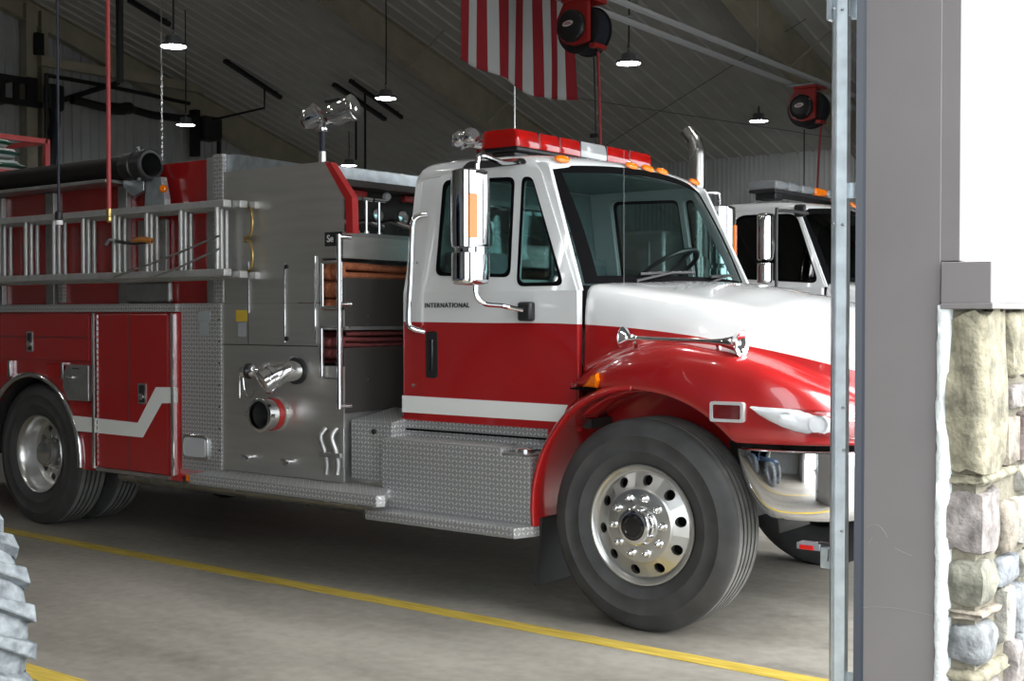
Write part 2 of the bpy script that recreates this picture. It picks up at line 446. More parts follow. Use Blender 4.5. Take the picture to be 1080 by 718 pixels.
wall_ribbed('wall_near', rib_stations(XB, XF1, .20, .06, .025), lambda a, h, t: (a, YN + h, (zc(YN) + .05) * t), M['liner'], 'grey ribbed metal side wall behind the camera bay')
# front wall: piers, header, siding
bays = [(-5.55, -1.45), (-.50, 3.55), (4.10, 8.15), (8.75, 12.80)]
DH = 3.70
wf = MB()
edges = [YN] + [e for b in bays for e in b] + [YW]
for i in range(0, len(edges), 2):
    y0, y1 = edges[i], edges[i + 1]
    wf.box(XF0, XF1, y0 + (.012 if i else 0), y1 - (.012 if i < len(edges) - 2 else 0), 0, DH)
ys = [YN, YR, YW]
wf.add([(x, y, z) for x in (XF0, XF1) for y, z in ((YN, DH), (YN, zc(YN)), (YR, zc(YR)), (YW, zc(YW)), (YW, DH))],
       [(0, 1, 2, 3, 4), (9, 8, 7, 6, 5), (0, 4, 9, 5), (0, 5, 6, 1), (1, 6, 7, 2), (2, 7, 8, 3), (3, 8, 9, 4)])
wf = wf.build('wall_front', M['liner'], kind='structure', smooth=0, label='front wall with tall door openings')
# brown steel jamb cladding in every opening, each piece its own part
for y0, y1 in bays:
    for y, s in ((y0, 1), (y1, -1)):
        b = MB().box(XF0 - .004, XF1, y - s * .012, y, 0, DH)
        b.box(XF1 - .004, XS + .012, y - s * .055, y - s * .003, 1.735, DH)
        b.build('jamb_cladding', M['brown'], wf, smooth=0, bevel=.002, label='brown painted steel jamb')
    MB().box(XF0 - .004, XS, y0, y1, DH, DH + .02).build('head_cladding', M['brown'], wf, smooth=0)
# white ribbed siding outside, above the stone
for i in range(0, len(edges), 2):
    y0, y1 = edges[i] + .055, edges[i + 1] - .055
    b = MB(); st = rib_stations(y0, y1, .23, .05, .02)
    b.loft([[(XS + h, a, 1.735), (XS + h, a, DH)] for a, h in st]); b.box(XF1, XS - .001, y0, y1, 0, DH)
    b.build('siding_sheet', M['siding'], wf, smooth=0, fixn=False, label='white ribbed metal siding')
# closed sectional door in the far bay
d3 = None
y0, y1 = bays[3]
d3 = MB().box(XF0 - .05, XF0 - .01, y0 - .06, y1 + .06, 0, .02).build('door_1', M['blk'], kind='structure', smooth=0, label='white sectional overhead door of the far bay')
for k in range(6):
    MB().box(XF0 - .055, XF0 - .005, y0 - .06, y1 + .06, .02 + k * .612, .625 + k * .612).build('door_panel', M['siding'], d3, smooth=0, bevel=.008)

# rafters (rigid frames, tapered)
pA, pB = at(338, 0, x=-11.75), at(500, 125, x=-11.75)
sb = (pB.z - pA.z) / (pB.y - pA.y)
def zb(y): return min(pA.z + sb * (y - pA.y), zc(y) - .38)
for i, x in enumerate((-18.33, -11.7, -5.3, 1.45)):
    b = MB(); n = 12; top = []; bot = []
    for half in (0, 1):
        yy = [YR + (YW - .30 - YR) * j / n for j in range(n + 1)]
        if half: yy = [YR - (YR - YN - .3) * j / n for j in range(n + 1)]
        def Z(y): return zc(y) - .035
        def ZB(y):
            yq = y if y >= YR else 2 * YR - y
            if yq < 7.5: return Z(yq) - .42
            return min(zb(yq), Z(yq) - .42)
        for off, w in ((0, .012),):
            b.loft([[(x, y, ZB(y)), (x, y, Z(y))] for y in yy])
        b.loft([[(x - .10, y, ZB(y)), (x + .10, y, ZB(y)), (x + .10, y, ZB(y) - .015), (x - .10, y, ZB(y) - .015), (x - .10, y, ZB(y))] for y in yy])
        b.loft([[(x - .10, y, Z(y)), (x + .10, y, Z(y)), (x + .10, y, Z(y) - .012), (x - .10, y, Z(y) - .012), (x - .10, y, Z(y))] for y in yy])
        yc = YW - .30 if not half else YN + .30
        s = 1 if not half else -1
        b.box(x - .10, x + .10, yc, yc + s * .02, 0, ZB(yc)); b.box(x - .10, x + .10, yc + s * .25, yc + s * .27, 0, Z(yc))
        b.box(x - .006, x + .006, yc, yc + s * .25, 0, Z(yc))
    b.build('roof_frame', M['beam'], kind='structure', smooth=0, fixn=False,
            label=['tan steel roof frame against the gable wall', 'tan steel roof frame above the hose bed', 'tan steel roof frame carrying the flag', 'tan steel roof frame above the doors'][i])
# flange braces from the middle frames up to the liner
for x, ylist in ((-11.7, (9.0, 11.2, 13.4)), (-5.3, (10.5, 12.8))):
    for y in ylist:
        zq = zc(y) - .08
        MB().bar((x + .05, y, zq - .55), (x + .85, y, zq), .05, .012).build('flange_brace', M['beam'], kind='structure', smooth=0, label='slim tan brace from roof frame to ceiling')
# slim cross bracing rods under the ceiling
for (u0, v0, u1, v1), lab in (((560, 96, 884, 146), 'slim dark bracing rod under the ceiling, running towards the far reel'), ((600, 178, 850, 20), 'slim dark bracing rod under the ceiling, crossing behind the lit lamp')):
    MB().cyl(on_ceiling(u0, v0, .12), on_ceiling(u1, v1, .12), .008, n=6).build('bracing_rod', M['lampbody'], kind='structure', label=lab)
# gable posts and girt
for u, w in ((33, .22), (47, .14)):
    p = at(u, 100, x=-18.25)
    MB().box(-18.44, -18.22, p.y - w / 2, p.y + w / 2, 0, zc(p.y) - .12).build('gable_post', M['beam'], kind='structure', smooth=0, label='tan steel post on the gable wall')
g0, g1 = at(42, 66, x=-18.1), at(215, 92, x=-18.1)
MB().box(-18.2, -18.05, g0.y, g1.y, (g0.z + g1.z) / 2 - .09, (g0.z + g1.z) / 2 + .09).build('gable_girt', M['beam'], kind='structure', smooth=0, label='tan horizontal girt on the gable wall')

M['caplight2'] = mat('scratched_paint', (.22, .21, .205), .5)
# ------------------------------------------------------------------ stone wainscot on the pier
STX0, STX1, STY0, STY1, STZ = 1.958, 2.078, -1.452, -.48, 1.59
stone_cols = [('s_ochre', (.48, .43, .28)), ('s_tan', (.50, .42, .32)), ('s_pinkgrey', (.46, .40, .37)), ('s_grey', (.36, .38, .39)), ('s_blue', (.37, .40, .43)), ('s_rose', (.36, .26, .24)), ('s_cream', (.58, .55, .47)), ('s_olive', (.37, .36, .27))]
SM = [mat(n, tuple(.42 * (q * .85 + .15 * sum(c) / 3) for q in c), .85, var=.5, vscale=17, bump=1.0, bscale=42) for n, c in stone_cols]
M['mortar'] = mat('mortar', (.17, .155, .115), .9, var=.15, vscale=20, bump=.6, bscale=60)
pier = MB().box(STX0, STX1 - .022, STY0 + .024, STY1 - .03, 0, STZ).build('wall_stone_pier', M['mortar'], kind='structure', smooth=0, label='fieldstone wainscot on the pier beside the open door')
def stone(x0, x1, y0, y1, z0, z1, m, seed, rnd=.62):
    b = bmesh.new(); bmesh.ops.create_cube(b, size=2); bmesh.ops.subdivide_edges(b, edges=b.edges[:], cuts=3, use_grid_fill=True)
    c = Vector(((x0 + x1) / 2, (y0 + y1) / 2, (z0 + z1) / 2)); h = Vector(((x1 - x0) / 2, (y1 - y0) / 2, (z1 - z0) / 2))
    mb = MB(); vs = []
    for v in b.verts:
        p = v.co.copy(); sph = p.normalized() * 1.25
        q = p.lerp(sph, rnd * .8)
        q = Vector((max(-1, min(1, q.x)), max(-1, min(1, q.y)), max(-1, min(1, q.z))))
        nn = noise.noise_vector(Vector((p.x * .9 + seed * 7.1, p.y * .9 + seed * 3.3, p.z * .9))) * .20
        n2 = noise.noise_vector(Vector((p.x * 2.5 + seed, p.y * 2.5, p.z * 2.5 + seed))) * .085
        q = q + nn + n2
        w = Vector((q.x * h.x, q.y * h.y, q.z * h.z)); vs.append(c + w)
    b.verts.index_update()
    mb.add(vs, [tuple(v.index for v in f.verts) for f in b.faces]); b.free()
    return mb.build('stone', m, pier, smooth=60)
def zv(v, u=1015): return at(u, v, y=-1.45).z
# corner stones, seen end-on and wrapping round to the front (z from the courses in view)
courses = [(zv(327), zv(497), 0, .26), (zv(499), zv(513), 0, .40), (zv(516), zv(586), 2, .20), (zv(589), zv(641), 7, .16), (zv(643), zv(654), 1, .2), (zv(657), zv(703), 3, .18), (zv(706), zv(722), 0, .30),
           (zv(724), zv(775), 2, .22), (zv(777), zv(812), 4, .2), (zv(814), .02, 1, .25)]
for i, (za, zb_, ci, wy) in enumerate(courses):
    stone(STX0 + .012, STX1 + .008, STY0 - .004, STY0 + wy, zb_ + .004, za - .004, SM[ci], i + 1, (.35, .5, .6, .8, .6, .95, .5, .6, .7, .6)[i])
# front stones beyond the corner
yy0 = STY0 + .02
rs = random.Random(5)
zrow = [1.585, 1.36, 1.26, 1.08, .98, .80, .70, .52, .36, .20, .02]
for r in range(len(zrow) - 1):
    zt, zb2 = zrow[r], zrow[r + 1]
    ystart = STY0 + .05
    for (za, zb_, ci, wy) in courses:
        if zb_ < zt - .02 and za > zb2 + .02: ystart = max(ystart, STY0 + wy + .012)
    y = ystart
    while y < STY1 - .02:
        w = rs.uniform(.09, .26); ye = min(y + w, STY1)
        if STY1 - ye < .07: ye = STY1
        dz = rs.uniform(-.012, .012)
        stone(STX1 - .06, STX1 + rs.uniform(.0, .022), y + .006, ye - .006, zb2 + .007, zt - .007 + (dz if r else 0), SM[rs.randrange(8)], 30 + r * 7 + y * 3, rs.uniform(.55, .95))
        y = ye
# cap of the wainscot and the ragged bead of caulk
cp = MB(); cp.box(XF1 + .006, STX1 + .030, STY0 - .012, STY1, 1.605, 1.732); cp.box(XF1 + .006, STX1 + .036, STY0 - .016, STY1, 1.588, 1.606)
cp.build('cap_flashing', M['caplight'], pier, smooth=0, bevel=.003, label='grey brown metal cap over the stone')
ck = []; rs = random.Random(3)
for i in range(70):
    z = 1.60 - i * 1.6 / 69; w = .006 + .006 * noise.noise(Vector((z * 9, 0, 0))) + rs.uniform(-.002, .004) + .006 * (1.6 - z) * .5
    ck.append([(XF1 - w, STY0 - .002, z), (XF1 - w * .4, STY0 - .010 - rs.uniform(0, .004), z), (XF1 + .012, STY0 - .011, z), (STX0 + .022, STY0 - .003, z), (STX0 + .026, STY0 + .03, z)])
MB().loft(ck).build('caulk_bead', M['foam'], pier, smooth=70, label='ragged white caulk bead between jamb and stone')

# old scratches in the jamb paint
for pts in (((906, 641), (925, 640), (950, 642), (984, 649)), ((914, 556), (922, 553), (930, 557), (936, 567)), ((944, 578), (952, 582), (962, 586)), ((920, 566), (916, 574))):
    MB().tube(smooth_path([at(u, v, y=-1.4502) for u, v in pts], 4), .0008, 5).build('scratch', M['caplight2'], wf)
# ------------------------------------------------------------------ overhead door track, seal and photo eye
tr = thing('door_track', (1.62, -1.42, 0), 'galvanised vertical door track standing inside the brown jamb', 'door track')
xa, xb = at(879, 359, y=-1.40).x, at(896, 359, y=-1.40).x
b = MB(); prof = []
w = xb - xa
for k, (dx, dy) in enumerate([(0, .0), (-.001, -.020), (.012, -.038), (.022, -.040), (.024, -.036), (w, -.030), (w, .0), (w - .003, .0), (w - .003, -.026), (.020, -.033), (.004, -.020), (.004, 0), (0, 0)]):
    prof.append((xa + dx, -1.40 + dy))
b.loft([[(x, y, z) for x, y in prof] for z in (0.0, 3.68)])
b.build('track_rail', M['galv'], tr, smooth=25)
zk = at(885, 21, y=-1.42).z
b = MB(); b.box(xa - .012, XF0, -1.400, -1.396, zk, zk + .15); b.box(xa - .010, xa + .004, -1.445, -1.400, zk, zk + .15); b.box(XF0 - .05, XF0 - .046, -1.45, -1.39, zk, zk + .15)
b.build('jamb_bracket', M['galv'], tr, smooth=0)
for u, v in ((879.5, 9), (888.5, 10), (879, 236), (889, 237), (889, 430), (890, 475), (888, 560)):
    p = at(u, v, y=-1.437); MB().lathe([(.0055, 0), (.0055, -.002), (.004, -.005), (.0, -.006)], p, (0, 1, 0), 10).build('track_bolt', M['dullchrome'], tr)
for z in (.35, 1.95):
    MB().box(xb - .01, XF0, -1.403, -1.400, z, z + .05).build('jamb_bracket', M['galv'], tr, smooth=0)
b = MB(); x0, x1 = at(901.5, 359, y=-1.46).x, at(911, 359, y=-1.46).x
b.loft([[(x0 + .02, -1.436, z), (x0, -1.455, z), (x0 + .004, -1.468, z), (x1 - .006, -1.462, z), (x1, -1.450, z)] for z in (0, 3.69)])
b.build('trim_1', M['sealblue'], kind='structure', smooth=20, label='blue grey vinyl weather seal along the jamb')
# photo eye: bracket and sensor box at knee height
pe = at(868, 585, y=-1.40)
ph = thing('photo_eye', (pe.x, pe.y, .40), 'small photo eye sensor box with red lens clipped to the door track', 'sensor')
def pp(u, v, y): return at(u, v, y=y)
q0, q1 = pp(867, 576, -1.40), pp(882, 600, -1.40)
MB().box(q0.x, xa - .002, -1.415, -1.385, q1.z, q0.z).build('bracket', M['galv'], ph, bevel=.002)
q0, q1 = pp(841, 571, -1.42), pp(866, 581, -1.42)
MB().box(q0.x, q1.x, -1.43, -1.38, q1.z, q0.z).build('sensor_body', M['lampbody'], ph, bevel=.003)
q0, q1 = pp(843, 574, -1.435), pp(858, 580.5, -1.435)
MB().box(q0.x, q1.x, -1.436, -1.43, q1.z, q0.z).build('sensor_lens', M['redlens'], ph, bevel=.001)
q0, q1 = pp(864, 571, -1.41), pp(880, 577, -1.41)
MB().box(q0.x, xa - .002, -1.42, -1.40, q1.z, q0.z).build('clamp', M['blk'], ph, bevel=.002)
a0 = pp(874, 579, -1.418)
MB().tube(smooth_path([a0, a0 + Vector((.001, -.004, -.02)), a0 + Vector((-.002, -.003, -.04))], 4), .0018, 6).build('wire', M['blk'], ph)
# ------------------------------------------------------------------ wheels
def tyre_profile(w=.285, R=.53, rb=.29):
    p = [(rb, .040), (rb + .02, .022), (rb + .07, .006), (rb + .075, .003), (rb + .08, .006), (rb + .15, 0), (rb + .153, -.002), (rb + .157, 0), (rb + .20, .010), (rb + .222, .022), (R - .008, .030), (R, .044)]
    gr = [.044 + (w - .088) * k / 5 for k in (1, 2, 3, 4)]
    for g in gr: p += [(R, g - .007), (R - .014, g - .004), (R - .014, g + .004), (R, g + .007)]
    p += [(R, w - .044), (R - .008, w - .03), (rb + .222, w - .022), (rb + .15, w), (rb + .02, w - .022), (rb, w - .04)]
    return p
def tyre(parent, x, y, s, R=.53, w=.285, name='tyre', label=None):
    """y is the outer face, s = +1 when the wheel goes towards +y"""
    pr = tyre_profile(w, R); b = MB().lathe(pr, (x, y, R), (0, s, 0), 72, cap=False, closed=True)
    b.m = [1 if min(pr[j][0], pr[(j + 1) % len(pr)][0]) > R - .001 else 0 for j in range(len(pr)) for i in range(72)]
    return b.build(name, [M['tyre'], M['tread']], parent, smooth=40, label=label)
def holed_disc(b, x, y, z, s, r0, r1, d0, d1, rh, rr, n=10, depth=.03, ph=0.):
    """annulus r0..r1 with n round holes of radius rh centred on rr"""
    K = 16
    def P(th, r, dd=0): return (x + r * math.cos(th), y + s * (d0 + (d1 - d0) * (r - r0) / (r1 - r0) + dd), z + r * math.sin(th))
    for i in range(n):
        tc = ph + 2 * PI * i / n; ha = PI / n; o = []; h = []; hb = []
        for k in range(K):
            a = 2 * PI * k / K; ca, sa = math.cos(a), math.sin(a); q = max(abs(ca), abs(sa))
            qa, qr = ca / q, sa / q
            o.append(P(tc + ha * qa, rr + (qr * (r1 - rr) if qr > 0 else qr * (rr - r0))))
            h.append(P(tc + rh * ca / rr, rr + rh * sa)); hb.append(P(tc + rh * ca / rr, rr + rh * sa, depth))
        b.add(o + h + hb, [(k, (k + 1) % K, K + (k + 1) % K, K + k) for k in range(K)] + [(K + k, K + (k + 1) % K, 2 * K + (k + 1) % K, 2 * K + k) for k in range(K)])
def front_wheel(parent, x, y, s):
    R = .53; t = tyre(parent, x, y, s)
    b = MB(); b.lathe([(.280, .09), (.290, .040), (.297, .026), (.301, .022), (.300, .016), (.292, .016), (.284, .022), (.274, .036), (.262, .040)], (x, y, R), (0, s, 0), 64, cap=False)
    holed_disc(b, x, y, R, s, .190, .262, .006, .040, .0265, .226, ph=.16)
    b.lathe([(.190, .006), (.184, .001), (.176, -.002), (.110, -.004), (.10, -.004)], (x, y, R), (0, s, 0), 64, cap=False)
    b.build('rim', M['alu'], t, smooth=35, label='polished aluminium wheel with ten round hand holes')
    MB().lathe([(.268, .075), (.268, .2), (.10, .2), (.10, .075)], (x, y, R), (0, s, 0), 32, cap=False).build('brake_drum', M['chassis'], t)
    b = MB().lathe([(.104, -.004), (.104, -.010), (.098, -.030), (.090, -.052), (.078, -.060), (.066, -.060), (.064, -.052)], (x, y, R), (0, s, 0), 48, cap=False)
    b.build('hub_ring', M['chrome'], t)
    MB().lathe([(.065, -.050), (.062, -.060), (.048, -.064), (.044, -.060), (.0, -.060)], (x, y, R), (0, s, 0), 32).build('hub_cap', M['blkgloss'], t)
    for i in range(10):
        a = .05 + 2 * PI * i / 10; c = (x + .143 * math.cos(a), y, R + .143 * math.sin(a))
        MB().lathe([(.021, -.002), (.021, -.006), (.0155, -.010), (.0155, -.028), (.012, -.036), (.006, -.040), (0, -.041)], c, (0, s, 0), 12).build('lug_nut', M['chrome'], t)
    return t
def rear_wheel(parent, x, y, s):
    R = .53; t = tyre(parent, x, y, s)
    b = MB(); b.lathe([(.283, .05), (.290, .030), (.294, .024), (.291, .017), (.283, .022), (.272, .040), (.262, .055), (.256, .10), (.246, .15), (.225, .168)], (x, y, R), (0, s, 0), 64, cap=False)
    holed_disc(b, x, y, R, s, .155, .225, .172, .168, .0265, .19, ph=.1)
    b.lathe([(.155, .172), (.10, .172)], (x, y, R), (0, s, 0), 48, cap=False)
    b.build('rim', M['alu'], t, smooth=35)
    MB().lathe([(.26, .20), (.10, .20)], (x, y, R), (0, s, 0), 32, cap=False).build('brake_drum', M['chassis'], t)
    MB().lathe([(.105, .172), (.105, .09), (.10, .075), (.088, .070), (.084, .055), (.05, .048), (0, .046)], (x, y, R), (0, s, 0), 40).build('hub', M['dullchrome'], t)
    for i in range(10):
        a = 2 * PI * i / 10; c = (x + .130 * math.cos(a), y, R + .130 * math.sin(a))
        MB().lathe([(.019, .172), (.016, .160), (.016, .145), (.008, .136), (0, .135)], c, (0, s, 0), 10).build('lug_nut', M['chrome'], t)
    tyre(parent, x, y + s * .335, s)
    return t

W2 = 2.34; YC = 1.17
def mir(y): return W2 - y
# ------------------------------------------------------------------ cab pieces, reused by both trucks
class Cab:
    """geometry of a conventional truck cab; ox/oy/oz shift a second truck"""
    def __init__(s, parent, ox=0., oy=0., oz=0.): s.p = parent; s.o = Vector((ox, oy, oz))
    def T(s, p): return Vector(p) + s.o
    def ys(s, z): return .16 if z <= 1.70 else .16 + (z - 1.70) * .17
    def fn(s, side, out=0.):
        def g(a, b, d):
            y = s.ys(b) - out + d
            return s.T((a, y if side == 0 else mir(y), b))
        return g
    def roof(s, m):
        sec = [(.268, 2.375), (.273, 2.42), (.285, 2.448), (.32, 2.468), (.42, 2.480), (.65, 2.488), (.92, 2.494), (1.17, 2.496)]
        sec = sec + [(mir(y), z) for y, z in sec[-2::-1]]
        st = [(0, .098), (-.008, .075), (-.028, .048), (-.07, .024), (-.15, .008), (-.30, 0)]
        secs = []
        for dx, dr in st:
            secs.append([s.T((-.715 - .115 * ((y - YC) / .9) ** 2 + dx, y, z - dr)) for y, z in sec])
        for x, dr in ((-1.40, 0), (-1.60, 0), (-1.69, .010), (-1.733, .035), (-1.75, .085)):
            secs.append([s.T((x, y, z - dr)) for y, z in sec])
        return MB().loft(secs).build('cab_roof', m, s.p, smooth=60, sub=1, solid=.02)
    def windshield(s, gm, fm):
        def P(a, t, off=0.):
            w = (a - .5) * 2
            yb, yt = YC + w * .925, YC + w * .845
            xb, xt = -.355 - .175 * w * w, -.722 - .115 * w * w
            zb_, zt = 1.745 - .012 * w * w, 2.432 - .045 * w * w
            bow = .02 * math.sin(PI * t)
            return s.T((xb + (xt - xb) * t + bow + off, yb + (yt - yb) * t, zb_ + (zt - zb_) * t + off * .6))
        na = 28; A = [0, .022, .050, .075] + [.1 + .8 * i / 22 for i in range(23)] + [.925, .945, .98, 1]
        Tt = [0, .02, .065] + [.1 + .8 * i / 8 for i in range(9)] + [.935, .975, 1]
        g = MB(); f = MB()
        g.loft([[P(a, t) for a in A[2:-2]] for t in Tt[2:-2]])
        secs = [[P(a, t, .004) for a in A] for t in Tt]
        nA, nT = len(A) - 1, len(Tt) - 1
        allv = [p for c in secs for p in c]; fs = []
        for j in range(nT):
            for i in range(nA):
                if i < 2 or i >= nA - 2 or j < 2 or j >= nT - 2: fs.append((j * (nA + 1) + i, j * (nA + 1) + i + 1, (j + 1) * (nA + 1) + i + 1, (j + 1) * (nA + 1) + i))
        f.add(allv, fs)
        w = g.build('windshield', gm, s.p, smooth=60, label='large curved tinted windshield')
        f.build('windshield_seal', fm, w, smooth=60)
        return P
    def hood(s, m, fender=True):
        KX = [-.50, -.34, -.1, .15, .4, .6, .8, .93, 1.0, 1.04]
        yo = [.075, .015, -.025, -.035, -.03, -.010, .045, .125, .21, .33]
        zf = [1.235, 1.315, 1.40, 1.425, 1.395, 1.335, 1.25, 1.185, 1.145, 1.10]
        yh = [.165, .17, .18, .19, .21, .24, .28, .33, .38, .46]
        zs = [1.700, 1.675, 1.62, 1.57, 1.515, 1.46, 1.39, 1.33, 1.27, 1.19]
        zt = [1.748, 1.735, 1.70, 1.665, 1.615, 1.56, 1.49, 1.43, 1.36, 1.25]
        zm = [1.765, 1.765, 1.752, 1.722, 1.672, 1.615, 1.545, 1.475, 1.40, 1.29]
        X = [-.503, -.44, -.36, -.26, -.16, -.06, 0, .06, .12, .18, .24, .30, .36, .41, .455, .49, .52, .56, .62, .70, .78, .85, .91, .96, 1.0, 1.025, 1.04]
        secs = []
        def cr(x, ky):
            # smooth interpolation
            for i in range(len(KX) - 1):
                if x <= KX[i + 1] + 1e-9:
                    t = (x - KX[i]) / (KX[i + 1] - KX[i]); a, b, c, d = ky[max(i - 1, 0)], ky[i], ky[i + 1], ky[min(i + 2, len(KX) - 1)]
                    return b + (c - b) * (3 * t * t - 2 * t ** 3) * .3 + (c - b) * t * .7
            return ky[-1]
        for x in X:
            Yo, Zf, Yh, Zs, Zt, Zm = (cr(x, k) for k in (yo, zf, yh, zs, zt, zm))
            ar = .5 + math.sqrt(max(0, .69 ** 2 - (x + .02) ** 2))
            lo = 1.195 if x < 0 else max(ar, .965)
            lo = min(lo, Zf - .03)
            h = [(Yo + .012, lo), (Yo, lo + .018), (Yo - .004, lo * .55 + Zf * .45), (Yo + .012, Zf - .055), (Yo + .045, Zf - .012), (Yo + .085, Zf + .006), (max(Yh - .03, Yo + .1), Zf + .016), (max(Yh, Yo + .115), Zf + .04),
                 (max(Yh + .008, Yo + .12), Zf * .5 + Zs * .5), (max(Yh + .03, Yo + .13), Zs - .02), (Yh + .075, max(Zs + .035, Zt - .022)), (Yh + .19, Zt - .006), (Yh + .33, Zt + .004), (.80, Zt * .35 + Zm * .65), (.98, Zm), (YC, Zm + .004)]
            full = h + [(mir(y), z) for y, z in h[-2::-1]]
            secs.append([s.T((x, y, z)) for y, z in full])
        s.hood_end = secs[-1]
        return MB().loft(secs).build('hood', m, s.p, smooth=60, sub=1, solid=.018, label='sloping white hood with red fenders' if fender else None)
    def fender_ext(s, m, side):
        secs = []
        for i in range(19):
            th = math.radians(93 + (184 - 93) * i / 18); R = .695 - .060 * max(0, (i - 6) / 12)
            Y = [.10, .03, -.012, -.034, -.036, -.02, .05, .20, .42]; RR = [R + .075, R + .055, R + .038, R + .022, R + .006, R - .002, R, R, R]
            k = min(1, i / 4)
            secs.append([s.T((-.02 + r * math.cos(th), (y if side == 0 else mir(y)), .5 + r * math.sin(th))) for r, y in zip(RR, Y)])
        return MB().loft(secs).build('fender_flare', m, s.p, smooth=60, sub=1, solid=.008)
    def bumper(s, m):
        PL = [(.49, .02), (.56, -.005), (.66, -.022), (.78, -.020), (.90, .015), (1.00, .085), (1.075, .19), (1.115, .34), (1.14, .6), (1.15, .9), (1.153, YC)]
        PL = PL + [(x, mir(y)) for x, y in PL[-2::-1]]
        pf = [(.945, .03, 0.), (.952, .012, 0.), (.948, -.004, .004), (.90, -.010, .014), (.80, -.012, .05), (.72, -.008, .09), (.66, .012, .115), (.632, .045, .13), (.62, .075, .135)]
        secs = []
        n = len(PL)
        for z, inn, sh in pf:
            r = []
            for i, (x, y) in enumerate(PL):
                a = Vector(PL[max(i - 1, 0)]); b = Vector(PL[min(i + 1, n - 1)]); d = (b - a).normalized(); nr = Vector((-d.y, d.x)) * (-1)
                nr = Vector((d.y, -d.x)); 
                e = min(i, n - 1 - i); k = max(0, 1 - e / 3.0)
                q = Vector((x, y)) - nr * inn
                r.append(s.T((q.x + sh * k, q.y, z)))
            secs.append(r)
        return MB().loft(secs).build('front_bumper', m, s.p, smooth=60, sub=1, solid=.008, label='wrap around chrome bumper')
    def headlight(s, side):
        PX = [.59, .63, .68, .73, .785, .84, .90, .95, .985, 1.01]
        YO = [-.028, -.020, -.008, .006, .028, .060, .10, .145, .195, .25]
        UP = [1.146, 1.146, 1.145, 1.143, 1.140, 1.137, 1.132, 1.126, 1.118, 1.108]
        LO = [1.138, 1.105, 1.076, 1.052, 1.032, 1.016, 1.002, .992, .986, .984]
        secs = []
        for x, y, u, l in zip(PX, YO, UP, LO):
            secs.append([s.T((x, (y + dy if side == 0 else mir(y + dy)), l + (u - l) * t)) for t, dy in ((0, .012), (.06, -.004), (.3, -.012), (.65, -.010), (.94, .004), (1, .02))])
        h = MB().loft(secs).build('headlight', M['hglass'], s.p, smooth=60, label='long clear teardrop headlight')
        back = [[(p[0] - .006, p[1] + (.012 if side == 0 else -.012), p[2]) for p in c] for c in secs]
        MB().loft(back).build('lamp_bowl', M['hbowl'], h, smooth=60)
        for k, (x, y, z, r) in enumerate(((.745, .012, 1.098, .026), (.875, .080, 1.070, .042))):
            MB().lathe([(r, .0), (r * .92, .02), (r * .5, .045), (r * .2, .05), (0, .05)], s.T((x, y if side == 0 else mir(y), z)), (-.5, .86 if side == 0 else -.86, 0), 20, cap=False).build('reflector', M['chrome'], h)
    def grille(s):
        ring = s.hood_end; b = MB()
        g = MB().box(*(0, 0, 0, 0, 0, 0))
        b = MB(); o = s.o
        b.box(1.00 + o.x, 1.03 + o.x, .46 + o.y, mir(.46) + o.y, .99 + o.z, 1.27 + o.z)
        gr = b.build('grille', M['blk'], s.p, bevel=.01)
        for k in range(6):
            MB().box(1.03 + o.x, 1.048 + o.x, .48 + o.y, mir(.48) + o.y, 1.01 + k * .043 + o.z, 1.026 + k * .043 + o.z).build('grille_bar', M['chrome'], gr, bevel=.004)
def mirror_arm(path, r, parent, name='mirror_arm', m='chrome'):
    return MB().tube(smooth_path(path, 6), r, 10).build(name, M[m], parent)

# ------------------------------------------------------------------ the engine
M['hglass'] = glass('headlight_glass', (.95, .96, .97), .16); M['hbowl'] = mat('headlight_bowl', (.88, .89, .90), .4, .0, var=.08, vscale=14)
eng = thing('fire_engine', (-2.5, YC, 0), 'red and white fire engine with chrome mirrors and diamond plate steps', 'fire truck')
front_wheel(eng, -.02, -.02, 1); front_wheel(eng, -.02, W2 + .02, -1)
rear_wheel(eng, -5.31, 0, 1); rear_wheel(eng, -5.31, W2, -1)
# chassis
b = MB()
for y in (.74, 1.60): b.box(-8.0, .95, y - .04, y + .04, .62, .88)
b.box(-.08, .08, .28, 2.06, .45, .60); b.box(-5.3, -5.1, .6, 1.74, .42, .64)
b.build('chassis_frame', M['chassis'], eng, smooth=0)
MB().box(-.46, .93, .42, mir(.42), .66, 1.20).build('engine_block', M['chassis'], eng, bevel=.05)
MB().box(.70, .98, .40, mir(.40), .62, 1.12).build('radiator', M['chassis'], eng, bevel=.02)
MB().cyl((-4.9, .62, .50), (-3.6, .62, .50), .075, n=20).build('muffler', M['exh'], eng)
MB().cyl((-4.45, .16, .425), (-1.95, .16, .425), .055, n=20).build('air_tank', M['exh'], eng)

C1 = Cab(eng)
C1.roof(M['cabpaint'])
C1.windshield(M['glasscab'], M['seal'])
C1.hood(M['cabpaint'])
for sd in (0, 1): C1.fender_ext(M['red'], sd); C1.headlight(sd)
C1.grille()
C1.bumper(M['chrome'])
# inner wheel wells
for sd in (0, 1):
    for a0, a1, mm in ((4, 52, 'chassis'), (52, 178, 'red')):
        secs = []
        for i in range(11):
            th = math.radians(a0 + (a1 - a0) * i / 10)
            secs.append([(-.02 + .70 * math.cos(th), y if sd == 0 else mir(y), .5 + .70 * math.sin(th)) for y in (.10, .30, .43)])
        MB().loft(secs).build('wheel_well', M[mm], eng, smooth=60, solid=.01)
    MB().sheet([(-.7, .80), (-.7, 1.18), (.25, 1.18), (.25, .80)], [], lambda a, c, d: (a, .40 + d if sd == 0 else mir(.40 + d), c), .02).build('wheel_well_liner', M['red'], eng)

MB().box(-.62, -.492, .20, mir(.20), 1.50, 1.726).build('cowl', M['seal'], eng, bevel=.01)
